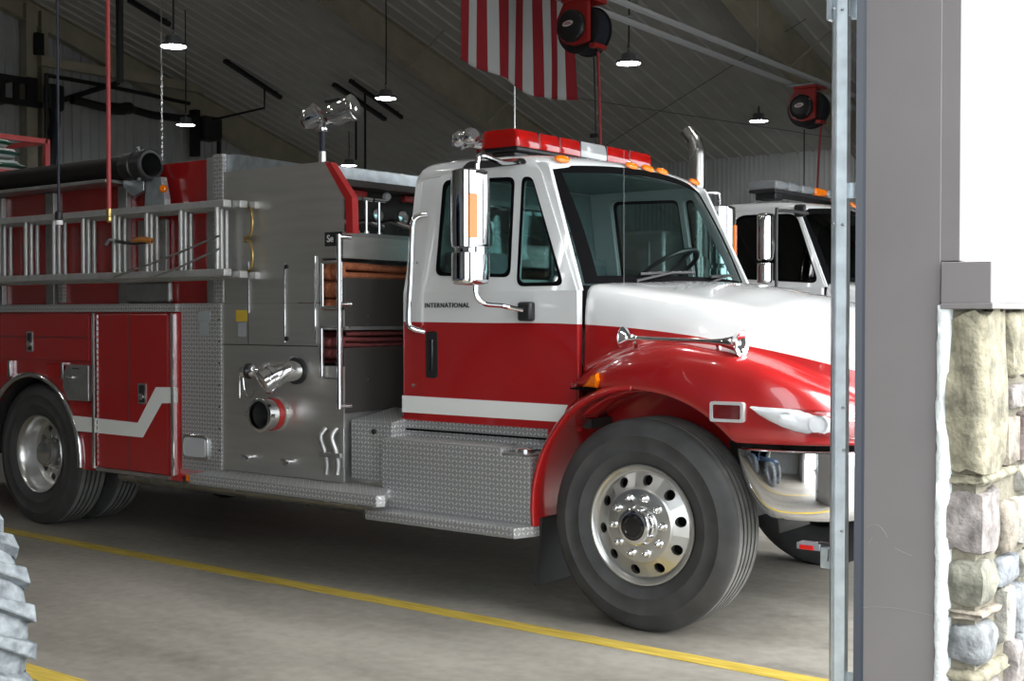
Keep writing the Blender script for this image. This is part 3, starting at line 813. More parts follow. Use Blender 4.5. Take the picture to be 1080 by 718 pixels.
# cab shell and doors, both sides
shell_lo = [(-1.755, .955), (-1.755, 1.70), (-.508, 1.70), (-.508, .955)]
shell_up = rpoly([(-1.755, 1.70), (-1.715, 2.41), (-.80, 2.41), (-.50, 1.70)], [0, .05, .04, 0])
arc = []
for i in range(9):
    th = math.radians(128 + (165 - 128) * i / 8); R = .80 - .055 * i / 8
    arc.append((-.02 + R * math.cos(th) , .5 + R * math.sin(th)))
door_lo = [(-1.615, .968), (-1.615, 1.70), (-.512, 1.70), (-.512, 1.13)] + arc[1:7] + [(-.70, .968)]
win_main = rpoly([(-1.510, 1.795), (-1.530, 2.352), (-1.005, 2.338), (-.965, 1.775)], .05)
win_vent = rpoly([(-.915, 1.725), (-.955, 2.335), (-.885, 2.33), (-.60, 1.725)], [.05, .06, .04, .05])
door_up = rpoly([(-1.615, 1.70), (-1.600, 2.385), (-.845, 2.385), (-.515, 1.70)], [0, .09, .05, 0])
def shrink(poly, k):
    cx = sum(p[0] for p in poly) / len(poly); cy = sum(p[1] for p in poly) / len(poly)
    wx = max(p[0] for p in poly) - min(p[0] for p in poly); wy = max(p[1] for p in poly) - min(p[1] for p in poly)
    return [(cx + (p[0] - cx) * (1 - 2 * k / wx), cy + (p[1] - cy) * (1 - 2 * k / wy)) for p in poly]
for sd in (0, 1):
    b = MB(); b.sheet(shell_lo, [], C1.fn(sd, -.006), .03); b.sheet(shell_up, [shrink(win_main, -.008), shrink(win_vent, -.008)], C1.fn(sd, -.006), .03)
    b.build('cab_side', M['cabpaint'], eng, smooth=25)
    d = MB(); d.sheet(door_lo, [], C1.fn(sd, .006), .02); d.sheet(door_up, [win_main, win_vent], C1.fn(sd, .006), .02)
    door = d.build('door', M['cabpaint'], eng, smooth=25, label='cab door, white above and red below')
    for wn, nm in ((win_main, 'door_window'), (win_vent, 'vent_window')):
        MB().sheet(wn, [shrink(wn, .020)], C1.fn(sd, .009), .012).build('window_seal', M['seal'], door, smooth=25)
        MB().sheet(shrink(wn, .018), [], C1.fn(sd, .0), .004).build(nm, M['glasscab'], door, smooth=25)
    # stripe along the door foot
    st = [(-1.755, 1.0), (-1.755, 1.098), (-.57, 1.092), (-.60, 1.035), (-.615, 1.0)]
    MB().sheet(st, [], C1.fn(sd, .0085), .004).build('white_stripe', M['whitestripe'], door, smooth=0)
    MB().sheet([(-1.755, .958), (-1.755, .975), (-.665, .975), (-.672, .958)], [], C1.fn(sd, .008), .1).build('sill', M['red'], eng, smooth=0)
    # handle
    hx0, hx1 = -1.565, -1.480
    MB().sheet(rpoly([(hx0, 1.208), (hx0, 1.475), (hx1, 1.475), (hx1, 1.208)], .018), [], C1.fn(sd, .012), .012).build('handle_recess', M['blk'], door, smooth=0)
    yq = C1.ys(1.3) - .022
    f = (lambda y: y) if sd == 0 else mir
    MB().box(-1.535, -1.508, f(yq), f(yq + .012), 1.25, 1.43).build('door_handle', M['blkgloss'], door, bevel=.004)
    MB().lathe([(.010, 0), (.010, .006), (0, .007)], (-1.67, f(.16), 1.16), (0, -1 if sd == 0 else 1, 0), 12).build('lock', M['dullchrome'], door)
# lettering on both doors
text_part('INTERNATIONAL', .038, 'lettering', M['blk'], eng, (-1.575, .149, 1.612), (1, 0, 0), (0, 0, 1), .002, 0., 1.16, 'dark raised maker lettering on the door')
text_part('INTERNATIONAL', .043, 'lettering', M['blk'], eng, (-1.13, mir(.149), 1.607), (-1, 0, 0), (0, 0, 1), .002, 0., 1.16)
# roof side dark oval recess above the door
for sd in (0, 1):
    f = (lambda y: y) if sd == 0 else mir
    pts = rpoly([(-1.40, 2.400), (-1.36, 2.450), (-.96, 2.440), (-.93, 2.405)], .025)
    MB().sheet(pts, [], lambda a, c, d: (a, f(.262 + (c - 2.40) * .4 + d), c), .03).build('roof_vent', M['blk'], eng, smooth=0)
# back wall of the cab with window
b = MB(); bw = rpoly([(.34, 1.85), (.34, 2.30), (2.0, 2.30), (2.0, 1.85)], .06)
bw = rpoly([(.72, 1.80), (.72, 2.26), (1.62, 2.26), (1.62, 1.80)], .06)
b.sheet(rpoly([(.17, .96), (.17, 1.7), (.285, 2.42), (2.055, 2.42), (2.17, 1.7), (2.17, .96)], [0, 0, .08, .08, 0, 0]), [bw], lambda a, c, d: (-1.752 + d, a, c), .05)
b.build('cab_back', [M['white']], eng, smooth=25)
MB().sheet(bw, [], lambda a, c, d: (-1.735 + d, a, c), .004).build('rear_window', M['glasscab'], eng, smooth=25)
MB().sheet(shrink(bw, -.03), [bw], lambda a, c, d: (-1.700 + d, a, c), .014).build('rear_window_trim', M['tealt'] if 'tealt' in M else M['teal'], eng, smooth=25)
# interior
MB().box(-1.70, -.45, .20, mir(.20), .97, 1.02).build('cab_floor', M['chassis'], eng)
b = MB(); P = [(-.56, 1.30), (-.56, 1.68), (-.60, 1.715), (-.68, 1.715), (-.80, 1.67), (-.82, 1.30)]
b.loft([[(x, y, z) for x, z in P] for y in (.24, mir(.24))]); b.build('dashboard', M['teal'], eng, smooth=40)
MB().sheet([(.2, 1.0), (.2, 1.72), (.30, 2.40), (2.04, 2.40), (2.14, 1.72), (2.14, 1.0)], [shrink(bw, -.02)], lambda a, c, d: (-1.70 + d, a, c), .01).build('back_lining', M['teal'], eng)
MB().box(-1.68, -.86, .34, mir(.34), 2.405, 2.415).build('headliner', M['teal'], eng)
for yc in (.62, 1.72):
    s_ = MB().box(-1.60, -1.08, yc - .26, yc + .26, 1.25, 1.40).build('seat_cushion', M['seatm'], eng, bevel=.05)
    bk = MB(); bk.loft([[(x - .04 * t, y, z + .58 * t) for x, y, z in ((-1.60, yc - .25 + .04 * t, 1.36), (-1.46, yc - .25 + .04 * t, 1.36), (-1.46, yc + .25 - .04 * t, 1.36), (-1.60, yc + .25 - .04 * t, 1.36), (-1.60, yc - .25 + .04 * t, 1.36))] for t in (0, .5, 1)])
    bk.box(-1.64, -1.50, yc - .21, yc + .21, 1.94, 1.945); bk.build('seat_back', M['seatm'], s_, bevel=.04)
    MB().box(-1.64, -1.53, yc - .13, yc + .13, 1.97, 2.12).build('headrest', M['seatm'], s_, bevel=.04)
    MB().box(-1.5, -1.2, yc - .18, yc + .18, 1.02, 1.26).build('seat_base', M['chassis'], s_)
# steering wheel
c = at(703, 285, x=-.90); c.y = max(1.6, min(1.85, c.y)); ax = Vector((-.55, 0, .83)).normalized(); e1 = Vector((0, 1, 0)); e2 = ax.cross(e1)
sw = MB().tube([c + (e1 * math.cos(2 * PI * i / 32) + e2 * math.sin(2 * PI * i / 32)) * .225 for i in range(32)], .015, 8, closed=True).build('steering_wheel', M['blk'], eng)
for a in (.3, PI - .3, PI * 1.5): MB().bar(c - ax * .03, c + (e1 * math.cos(a) + e2 * math.sin(a)) * .225, .035, .015, ax).build('spoke', M['blk'], sw)
MB().cyl(c - ax * .03, c - ax * .35, .045, n=14).build('steering_column', M['blk'], sw)
# wipers
for (y0, y1) in ((.62, 1.12), (1.30, 1.86)):
    def wp(y, t, off): 
        w = (y - YC) / .86; return (-.355 - .175 * w * w - (.36 - .06 * w * w) * t + .02 + off, y, 1.745 + .69 * t + .012)
    MB().tube([wp(y0 - .05, .0, .015), wp(y0 + .12, .045, .025), wp((y0 + y1) / 2, .075, .025)], .008, 6).build('wiper_arm', M['blk'], eng)
    MB().tube([wp(y0, .055, .012), wp((y0 + y1) / 2, .075, .014), wp(y1, .085, .012)], .009, 6).build('wiper_blade', M['blk'], eng)
# ------------------------------------------------------------------ mirrors
def capsule(cx, cy, z0, z1, hy, hx, taper0=.70, taper1=.70, n=28):
    st = [(0, taper0 * .82), (.012, taper0 * .95), (.03, (taper0 + 1) / 2 + .04), (.08, .985), (.2, 1), (.8, 1), (.92, .985), (.97, (taper1 + 1) / 2 + .04), (.988, taper1 * .95), (1, taper1 * .82)]
    secs = []
    for t, k in st:
        z = z0 + (z1 - z0) * t; r = []
        for i in range(n + 1):
            a = 2 * PI * i / n; ca, sa = math.cos(a), math.sin(a)
            px_ = math.copysign(abs(ca) ** .75, ca) * hx; py_ = math.copysign(abs(sa) ** .8, sa) * hy
            r.append((cx + px_ * k, cy + py_ * k, z))
        secs.append(r)
    b = MB().loft(secs)
    b.add(secs[0][:-1], [tuple(range(n))]); b.add(secs[-1][:-1], [tuple(range(n))[::-1]])
    return b
for sd in (0, 1):
    f = (lambda y: y) if sd == 0 else mir
    ym = -.21; xm = at(496.5, 230, y=ym).x
    z0, z1 = at(496, 263, y=ym).z, at(496, 179, y=ym).z
    z2, z3 = at(496, 301, y=ym).z, at(496, 266, y=ym).z
    mr_ = capsule(xm, f(ym), z0, z1, .115, .076, .88, .88).build('mirror', M['chrome'], eng, smooth=55, label='chrome backed door mirror')
    MB().box(xm - .079, xm - .074, f(ym - .07), f(ym + .07), z0 + .04, z1 - .04).build('mirror_glass', M['chrome'], mr_, bevel=.004)
    capsule(xm, f(ym), z2, z3, .112, .078, .66, .9).build('convex_mirror', M['chrome'], mr_, smooth=55)
    MB().cyl((xm, f(ym), z3 - .012), (xm, f(ym), z0 + .012), .085, n=24).build('mirror_neck', M['dullchrome'], mr_)
    # amber marker on the forward face
    za, zb2 = at(493, 252, y=ym).z, at(493, 206, y=ym).z
    yw = ym - .066
    MB().sheet(rpoly([(yw - .024, za), (yw - .024, zb2), (yw + .016, zb2), (yw + .016, za)], .008), [], lambda a, c, d: (xm + .062 + d + (a - yw) * .45, f(a), c), .016).build('mirror_marker', M['amber'], mr_)
    # arms
    ztop = z1
    mirror_arm([(xm + .005, f(ym + .05), ztop - .02), (xm + .005, f(ym + .05), ztop + .05), (xm, f(ym + .09), ztop + .085), (xm - .03, f(.10), ztop + .070), (xm - .06, f(.27), 2.425)], .014, eng)
    lo = at(556, 327, y=.14)
    mirror_arm([(xm + .02, f(ym + .02), z2 + .02), (xm + .02, f(ym + .02), z2 - .05), (xm + .04, f(ym + .06), z2 - .095), (xm + .04, f(0.0), z2 - .105), (lo.x, f(.10), lo.z)], .013, eng)
    MB().box(lo.x - .045, lo.x + .045, f(.105), f(.16), lo.z - .06, lo.z + .045).build('mirror_mount', M['blk'], eng, bevel=.014)
for sd in (0, 1):
    f = (lambda y: y) if sd == 0 else mir
    A, B = at(437, 229, y=.13), at(431, 346, y=.10)
    ga = MB().tube(smooth_path([(A.x + .03, f(.20), A.z + .015), (A.x, f(.15), A.z), (A.x - .01, f(.125), A.z - .06), ((A.x + B.x) / 2, f(.11), (A.z + B.z) / 2), (B.x, f(.10), B.z + .05), (B.x + .02, f(.11), B.z), (B.x + .07, f(.16), B.z - .02)], 5), .017, 12).build('grab_handle', M['chrome'], eng, smooth=60, label='curved chrome grab handle on the cab corner')
    for v in (277,):
        p = at(440, v, y=.15); MB().lathe([(.008, 0), (.008, .006), (0, .007)], (p.x, f(.154), p.z), (0, -1 if sd == 0 else 1, 0), 8).build('screw', M['dullchrome'], ga)
# chrome bell cluster beside the light bar
hc = Vector((-1.42, .36, 2.565))
hb = MB()
for dx, dy, dz, r in ((0, 0, .02, .055), (-.10, .02, .015, .05)):
    hb.lathe([(r, 0), (r * .98, .012), (r * .6, .05), (r * .35, .09), (.02, .14), (.02, .17)], hc + Vector((dx, dy, dz)), (.25, .9, 0), 24)
    hb.lathe([(r * .5, 0), (r * .8, .01), (r * .95, .04), (r * .95, .07), (r * .6, .09)], hc + Vector((dx, dy - .02, dz + .005)), (.9, -.3, .2), 20)
hb.box(hc.x - .14, hc.x + .06, hc.y, hc.y + .04, 2.48, 2.53)
hb.build('roof_horn', M['chrome'], eng, smooth=45, label='cluster of chrome horn bells on the roof')
# ------------------------------------------------------------------ light bar
LX0, LX1, LZ0, LZ1 = -1.33, -1.05, 2.522, 2.622
LY = [at(u, 150, x=LX1).y for u in (545, 569, 590.5, 612.5, 640)]
ln = LY[0] - .0
segs = [(LY[0], LY[1], 'redlens'), (LY[1], LY[2], 'redlens'), (LY[2], LY[3], 'redlens'), (LY[3], LY[4], 'clearlens'), (LY[4], at(664, 160, x=LX1).y, 'redlens')]
yend = at(688, 166, x=LX1).y; segs.append((segs[-1][1], yend, 'redlens'))
bar = MB().box(LX0 + .02, LX1 - .02, LY[0] + .03, yend - .03, LZ0 - .022, LZ0 + .012).build('light_bar', M['blk'], eng, bevel=.008, label='long red and clear roof light bar')
for i, (a, c, m) in enumerate(segs):
    o = rpoly([(LX0, a + .003), (LX0, c - .003), (LX1, c - .003), (LX1, a + .003)], [.06 if i == 0 else .004, .06 if i == len(segs) - 1 else .004, .02 if i == len(segs) - 1 else .004, .02 if i == 0 else .004])
    secs = []
    for z, k in ((LZ0, 0), (LZ0 + .02, -.004), (LZ1 - .02, .004), (LZ1 - .004, .014), (LZ1, .03)):
        cx = (LX0 + LX1) / 2; r = []
        for x, y in o + [o[0]]: r.append((cx + (x - cx) * (1 - k / .14), y, z))
        secs.append(r)
    b = MB().loft(secs); b.add(secs[-1][:-1], [tuple(range(len(o)))])
    b.build('lens_section', M[m], bar, smooth=40)
    MB().lathe([(.035, 0), (.03, .015), (.012, .035), (0, .036)], ((LX0 + LX1) / 2 + .08, (a + c) / 2, (LZ0 + LZ1) / 2), (-1, 0, 0), 16, cap=False).build('lamp_reflector', M['chrome'], bar)
for a, c, m in segs[:-1]:
    MB().box(LX0 + .004, LX1 + .001, c - .007, c + .007, LZ0 + .004, LZ1 - .006).build('lens_divider', M['blk'], bar, bevel=.003)
for y in (LY[0] + .12, YC, yend - .12):
    MB().box(LX0 + .06, LX1 - .05, y - .07, y + .07, 2.47, LZ0 - .02).build('mounting_foot', M['blk'], bar, bevel=.01)
# roof marker lamps on the brow above the windshield
def brow(y, u=.5):
    w = (y - YC) / .9; return Vector((-.735 - .115 * w * w, y, 2.452 - .022 * w * w))
for y in (.44, 1.05, 1.23, 1.41, 1.95):
    c = brow(y); nrm = Vector((.62, (y - YC) * .12, .78)).normalized()
    e1 = Vector((0, 1, 0)); e1 = (e1 - nrm * e1.dot(nrm)).normalized(); e2 = nrm.cross(e1)
    vs = []; n = 20
    for r, h in ((1, -.004), (1, .006), (.85, .013), (.4, .019), (.01, .020)):
        vs += [c + nrm * h + e1 * math.cos(2 * PI * i / n) * .062 * r + e2 * math.sin(2 * PI * i / n) * .029 * r for i in range(n)]
    fs = [(j * n + i, j * n + (i + 1) % n, (j + 1) * n + (i + 1) % n, (j + 1) * n + i) for j in range(4) for i in range(n)]
    MB().add(vs, fs).build('marker_lamp', M['amber'], eng, smooth=60)
# antennas
a0 = Vector((-1.28, .62, 2.50)); MB().tube([a0, a0 + Vector((0, 0, .42))], [.0025, .0012], 6).build('antenna', M['dullchrome'], eng)
a0 = at(658, 300, x=-.40); a1 = at(658, 158, x=-.40); MB().tube([a0 - Vector((0, 0, .03)), a1], [.0011, .0008], 5).build('antenna', M['lampbody'], eng)

M['deepred'] = mat('deep_red_lens', (.13, .004, .004), .08, coat=1.0)
M['bezel'] = mat('bright_bezel', (.62, .62, .62), .3, .3)
# ------------------------------------------------------------------ fender furniture
p0, p1 = at(657, 356, y=.085), at(783, 362, y=.085)
b = MB(); L = (p1 - p0).length
b.lathe([(.056, 0), (.058, .004), (.050, .014), (.030, .030), (.018, .045), (.019, .06), (.013, .075), (.011, .09), (.011, L * .62), (.014, L * .75), (.020, L * .84), (.034, L * .92), (.052, L * .975), (.066, L - .004), (.069, L), (.063, L - .002), (.034, L - .05), (.012, L - .12)], p0, p1 - p0, 28, cap=False)
hn = b.build('air_horn', M['chrome'], eng, smooth=50, label='long chrome trumpet air horn on the fender')
for t in (.10, .80):
    q = p0.lerp(p1, t); MB().bar(q, q + Vector((0, .03, -.065)), .018, .012).build('horn_bracket', M['chrome'], hn)
for sd in (0, 1):
    f = (lambda y: y) if sd == 0 else mir
    q0, q1 = at(749.5, 423, y=-.045), at(783, 446, y=-.045)
    sm = MB().sheet(rpoly([(q0.x, q1.z), (q0.x, q0.z), (q1.x, q0.z), (q1.x, q1.z)], .014), [rpoly([(q0.x + .014, q1.z + .014), (q0.x + .014, q0.z - .014), (q1.x - .014, q0.z - .014), (q1.x - .014, q1.z + .014)], .008)], lambda a, c, d: (a, f(-.055 + d + max(0, a - .4) * .1), c), .035).build('side_light_bezel', M['bezel'], eng, smooth=30)
    MB().sheet(rpoly([(q0.x + .013, q1.z + .013), (q0.x + .013, q0.z - .013), (q1.x - .013, q0.z - .013), (q1.x - .013, q1.z + .013)], .008), [], lambda a, c, d: (a, f(-.049 + d + max(0, a - .4) * .1), c), .02).build('side_light', M['deepred'], sm, smooth=30)
    t0 = [at(u, v, y=.0) for u, v in ((611, 408), (622, 396), (630, 393), (633, 401), (629, 409))]
    secs = [[(p.x * k + t0[2].x * (1 - k), f(.035 - h - (p.x + .36) * .25), p.z * k + 1.235 * (1 - k)) for p in t0 + [t0[0]]] for k, h in ((1, 0), (.97, .02), (.7, .035), (.05, .04))]
    MB().loft(secs).build('turn_signal', M['amber'], eng, smooth=50)
    # black joint under the hood fender
    MB().box(-.47, -.22, f(.03), f(.10), 1.185, 1.193).build('fender_joint', M['seal'], eng, smooth=0)
    # mud flap behind the front wheel
    fl_ = MB(); fl_.loft([[(-.655 - .035 * t, f(.02), .50 - .36 * t), (-.640 - .035 * t, f(.02), .50 - .36 * t), (-.640 - .035 * t, f(.33), .50 - .36 * t), (-.655 - .035 * t, f(.33), .50 - .36 * t), (-.655 - .035 * t, f(.02), .50 - .36 * t)] for t in (0, .5, 1)])
    fl_.build('mud_flap', M['chassis'], eng, smooth=0)

# ------------------------------------------------------------------ steps of diamond plate
for sd in (0, 1):
    f = (lambda y: y) if sd == 0 else mir
    yb = -.03
    c0, c1, c2, c3, c4 = at(402, 462.6, y=yb), at(528, 470.5, y=yb), at(528, 480, y=yb), at(559, 482, y=yb), at(558, 553, y=yb)
    zT, zN, zB = (c0.z + c1.z) / 2, (c2.z + c3.z) / 2, at(402, 536, y=yb).z
    b = MB().sheet([(c0.x, zB), (c0.x, zT), (c1.x, zT), (c1.x, zN), (c3.x, zN), (c3.x, zB)], [], lambda a, c, d: (a, f(yb + d), c), .36)
    bx = b.build('step_box', M['plate'], eng, smooth=0, bevel=.006, label='diamond plate step box below the cab door')
    MB().box(c1.x + .003, c3.x - .004, f(yb + .004), f(.3), zN, zN + .012).build('tank_top', M['satin'], bx, smooth=0)
    cp_ = Vector(((c1.x + c3.x) / 2 - .01, f(.07), zN + .012))
    cap_ = MB().lathe([(.055, 0), (.055, .018), (.045, .026), (.02, .028), (0, .028)], cp_, (0, 0, 1), 24).build('filler_cap', M['dullchrome'], bx)
    s0, s1 = at(385, 538.5, y=-.15), at(542, 556, y=-.15); zs1 = (s0.z + s1.z) / 2; xe = at(563, 566, y=-.03).x
    b = MB().sheet([(s0.x, f(-.15)), (s1.x, f(-.15)), (xe, f(-.03)), (xe, f(.08)), (s0.x, f(.08))], [], lambda a, c, d: (a, c, zs1 - d), .055)
    b.build('foot_step', M['plate'], bx, smooth=0, bevel=.004)
    # plate strip under the door and the pump house corner block
    MB().box(-1.745, -.665, f(.165), f(.21), zT - .02, .957).build('kick_plate', M['plate'], eng, smooth=0)
    MB().box(-1.73, -.70, f(.155), f(.17), zT + .034, zT + .044).build('gap_seal', M['seal'], eng, smooth=0)
    MB().box(-1.76, -1.735, f(.14), f(.19), zT - .01, .96).build('cab_mount', M['red'], eng, smooth=0)
    kb = MB(); kb.box(-2.055, c0.x + .02, f(.035), f(.5), .60, .945)
    kb.add([(-2.055, f(.035), .945), (c0.x + .02, f(.035), .945), (c0.x + .02, f(.40), 1.00), (-2.055, f(.40), 1.00), (-2.055, f(.40), .94), (c0.x + .02, f(.40), .94)], [(0, 1, 2, 3), (0, 3, 4), (1, 5, 2)])
    kb.build('corner_block', M['plate'], eng, smooth=0)
    MB().lathe([(.016, 0), (.016, .012), (0, .014)], (at(395, 455, y=.035).x, f(.035), at(395, 455, y=.035).z), (0, -1 if sd == 0 else 1, 0), 12).build('plug', M['blk'], eng)
    # running board
    r0, r1 = at(205, 500, y=-.29), at(401, 526, y=-.29); zr = .575
    b = MB().sheet([(r0.x - .05, f(-.29)), (r1.x - .03, f(-.29)), (r1.x, f(-.25)), (r1.x - .17, f(-.05)), (r1.x - .17, f(.05)), (r0.x - .05, f(.05))], [], lambda a, c, d: (a, c, zr - d), .062)
    b.build('running_board', M['plate'], eng, smooth=0, bevel=.004, label='diamond plate running board below the pump panel')
    MB().box(r0.x - .11, r0.x - .055, f(-.27), f(-.20), zr - .055, zr - .012).build('amber_marker', M['amber'], eng, bevel=.004)

# ------------------------------------------------------------------ pump house
YP = -.03
PX0, PX1, PM = -3.545, -2.055, -3.14
b = MB().box(PX0 + .24, PX1 - .03, YP + .012, mir(YP + .012), .545, 1.05)
b.box(PX0 + .24, -2.45, YP + .012, mir(YP + .012), 1.05, 2.40); pumph = b.build('pump_house', M['satin'], eng, smooth=0)
for sd in (0, 1):
    f = (lambda y: y) if sd == 0 else mir
    def pf(off): return lambda a, c, d: (a, f(YP - off + d), c)
    zm_ = 1.640
    # openings of the two hose beds (cut into the lower and upper panel edge)
    up = MB().sheet([(PM, zm_ + .004), (PM, 2.482), (at(345, 172, y=YP).x, 2.482), (at(372, 209, y=YP).x - .05, 2.25), (PX1, 2.25), (PX1, 1.905), (at(340, 300, y=YP).x, 1.905), (at(340, 300, y=YP).x, zm_ + .004)], [], pf(0), .012)
    upo = up.build('upper_panel', M['brushed'], eng, smooth=0, label='brushed stainless upper pump panel')
    xo = at(340, 300, y=YP).x
    lp = MB().sheet([(PM, .58), (PM, zm_), (xo, zm_), (xo, 1.600), (PX1, 1.600), (PX1, 1.50), (xo, 1.50), (xo, 1.265), (PX1, 1.265), (PX1, .58)], [], pf(.0), .012)
    lpo = lp.build('lower_panel', M['brushed'], eng, smooth=0, label='brushed stainless pump panel with fittings')
    # diamond plate corner, upper corner strips
    MB().box(PX0, PM - .004, f(YP - .012), f(YP + .02), .555, 1.645).build('corner_plate', M['plate'], eng, smooth=0, bevel=.003)
    x0, x1, x2 = at(217, 240, y=YP).x, at(226, 240, y=YP).x, at(236, 240, y=YP).x
    MB().box(x0, x1, f(YP + .01), f(YP + .03), 1.65, 2.585).build('corner_trim', M['satin'], eng, smooth=0)
    MB().box(x1, x2, f(YP - .008), f(YP + .03), 1.65, 2.60).build('corner_trim', M['plate'], eng, smooth=0, bevel=.004)
    MB().sheet([(PM, 2.47), (PM, 2.598), (PM + .12, 2.590), (-2.42, 2.484), (-2.42, 2.47)], [], lambda a, c, d: (a, f(YP + .03 + d), c), .02).build('top_cover', M['galv'], eng, smooth=0)
    # red angled edge
    e = [at(343, 171, y=YP), at(349, 171, y=YP), at(372, 208, y=YP), at(373, 246, y=YP), at(366, 246, y=YP), at(365, 211, y=YP)]
    MB().sheet([(p.x, p.z) for p in e], [], pf(.006), .05).build('edge_trim', M['red'], eng, smooth=0, label='red angled edge of the pump house')
    # black name plate
    q0, q1 = at(343, 245, y=YP), at(361, 259, y=YP)
    MB().box(q0.x, q1.x, f(YP - .006), f(YP), q1.z, q0.z).build('name_plate', M['blk'], upo, bevel=.002)
    if sd == 0: text_part('Se', .060, 'plate_lettering', M['whitetext'], upo, (q0.x + .02, YP - .0075, q1.z + .025), (1, 0, 0), (0, 0, 1), .001)
    # vertical retaining rods and hinge lines
    for u, v0, v1 in ((300, 278, 361), (262, 276, 330), (332, 270, 362)):
        a, c = at(u, v0, y=YP - .01), at(u, v1, y=YP - .01)
        MB().cyl((a.x, f(YP - .008), c.z), (a.x, f(YP - .008), a.z), .0055, n=8).build('panel_rod', M['dullchrome'], upo)
    for u, v in ((303, 281), (303, 357)):
        a = at(u, v, y=YP); MB().lathe([(.014, 0), (.014, .012), (0, .014)], (a.x, f(YP), a.z), (0, -1 if sd == 0 else 1, 0), 12).build('latch_knob', M['blk'], upo)
    # seams of the panel (thin proud battens)
    for (u0, v0, u1, v1) in ((235, 363, 335, 363), (262, 321, 262, 363)):
        a, c = at(u0, v0, y=YP), at(u1, v1, y=YP)
        zz = min(a.z, c.z)
        MB().box(a.x - .003, c.x + .003, f(YP - .0025), f(YP), zz - .003 if u0 != u1 else c.z, zz + .003 if u0 != u1 else a.z).build('panel_seam', M['matt_dark'], lpo, smooth=0)
    for z in (.70, .84, .98, 1.12, 1.26, 1.40, 1.54):
        MB().lathe([(.007, 0), (.006, .004), (0, .005)], (PM - .018, f(YP - .012), z), (0, -1 if sd == 0 else 1, 0), 8).build('rivet', M['blk'], lpo)
    # stickers
    for (u0, v0, u1, v1, mm) in ((249, 327, 261, 339, 'yellowtag'), (251, 340, 259, 355, 'greytag'), (209, 328, 222, 338, 'greytag'), (211, 339, 220, 354, 'greytag'), (305, 375, 313, 380, 'greytag')):
        yy = YP if u0 > 235 else YP - .012
        a, c = at(u0, v0, y=yy), at(u1, v1, y=yy)
        MB().box(a.x, c.x, f(yy - .002), f(yy), c.z, a.z).build('sticker', M[mm], lpo, smooth=0)
    # hose bed frames round the openings, grab rail
    for (u0, v0, u1, v1) in ((340, 277, 357, 324), (339, 345, 357, 399)):
        A, B = at(u0, v0, y=YP - .02), at(u1, v1, y=YP - .02)
        fr = [(A.x, f(YP - .018), B.z), (A.x, f(YP - .018), A.z), (B.x + .02, f(YP - .018), A.z), (B.x + .02, f(YP - .018), B.z)]
        b = MB()
        for k in range(4): b.cyl(fr[k], fr[(k + 1) % 4], .011, n=10)
        b.build('hose_bed_frame', M['dullchrome'], eng, smooth=40)
    A, B = at(357.5, 247, y=YP - .075), at(357.5, 431, y=YP - .075)
    gb = MB().cyl((A.x, f(YP - .075), B.z), (A.x, f(YP - .075), A.z), .015, n=16).build('grab_rail', M['chrome'], eng, smooth=40, label='long vertical grab rail')
    for z in (A.z - .015, B.z + .015, (A.z * .6 + B.z * .4)):
        MB().cyl((A.x, f(YP - .075), z), (A.x + .02, f(YP), z), .014, n=12).build('rail_stanchion', M['chrome'], gb)
    # discharge: capped elbow
    s_ = -1 if sd == 0 else 1
    c = at(310, 392, y=YP - .03); c = Vector((c.x, f(YP), c.z + .005))
    dv = MB(); dv.lathe([(.082, 0), (.082, .020), (.07, .026)], c, (0, s_, 0), 32).build('discharge_flange', M['blk'], lpo)
    pa = [c + Vector((.01, s_ * .01, 0)), c + Vector((0, s_ * .08, 0)), c + Vector((-.015, s_ * .13, -.012)), c + Vector((-.04, s_ * .17, -.035))]
    MB().tube(smooth_path(pa, 5), .062, 20).build('discharge_elbow', M['dullchrome'], lpo, smooth=50)
    ed = Vector((-.35, s_ * .80, -.45)).normalized(); ec = pa[-1] - ed * .02
    MB().lathe([(.060, 0), (.078, .0), (.078, .025), (.070, .028), (.070, .05), (.078, .054), (.078, .085), (.066, .095), (.03, .100), (0, .101)], ec, ed, 28).build('discharge_cap', M['chrome'], lpo, smooth=35)
    for k in range(4):
        aa = k * PI / 2 + .4; e1 = ed.cross(Vector((0, 0, 1))).normalized(); e2 = ed.cross(e1); rr_ = e1 * math.cos(aa) + e2 * math.sin(aa)
        MB().bar(ec + ed * .055 + rr_ * .06, ec + ed * .055 + rr_ * .09, .02, .016, ed).build('cap_lug', M['chrome'], lpo)
    # small capped outlet to its left, with keeper chain
    c = at(262, 391, y=YP - .04); c = Vector((c.x - .03, f(YP), c.z))
    c2 = c + Vector((.03, 0, 0))
    MB().tube([c + Vector((.17, s_ * .03, 0)), c + Vector((.06, s_ * .05, 0))], .026, 16).build('drain_pipe', M['dullchrome'], lpo)
    MB().lathe([(.034, 0), (.040, .004), (.040, .02), (.030, .03), (.030, .05), (.046, .054), (.046, .085), (.030, .092), (0, .093)], c + Vector((.10, s_ * .05, 0)), (-1, s_ * .25, 0), 24).build('outlet_cap', M['chrome'], lpo, smooth=35)
    MB().lathe([(.049, .0), (.049, .014)], c + Vector((.060, s_ * .056, 0)), (-1, s_ * .25, 0), 24).build('outlet_ring', M['blk'], lpo)
    q = c + Vector((-.005, s_ * .08, -.03))
    MB().tube([q, q + Vector((0, 0, -.14))], .004, 6).build('keeper_pin', M['dullchrome'], lpo)
    MB().tube(smooth_path([q + Vector((.03, 0, 0)), q + Vector((.05, 0, -.10)), q + Vector((.10, 0, -.13)), q + Vector((.14, 0, -.08))], 5), .003, 5).build('keeper_wire', M['dullchrome'], lpo)
    # suction inlet: open pipe with red ring
    c = at(293, 436, y=YP - .0); c = Vector((c.x, f(YP), c.z)); ax_ = Vector((0, s_, 0))
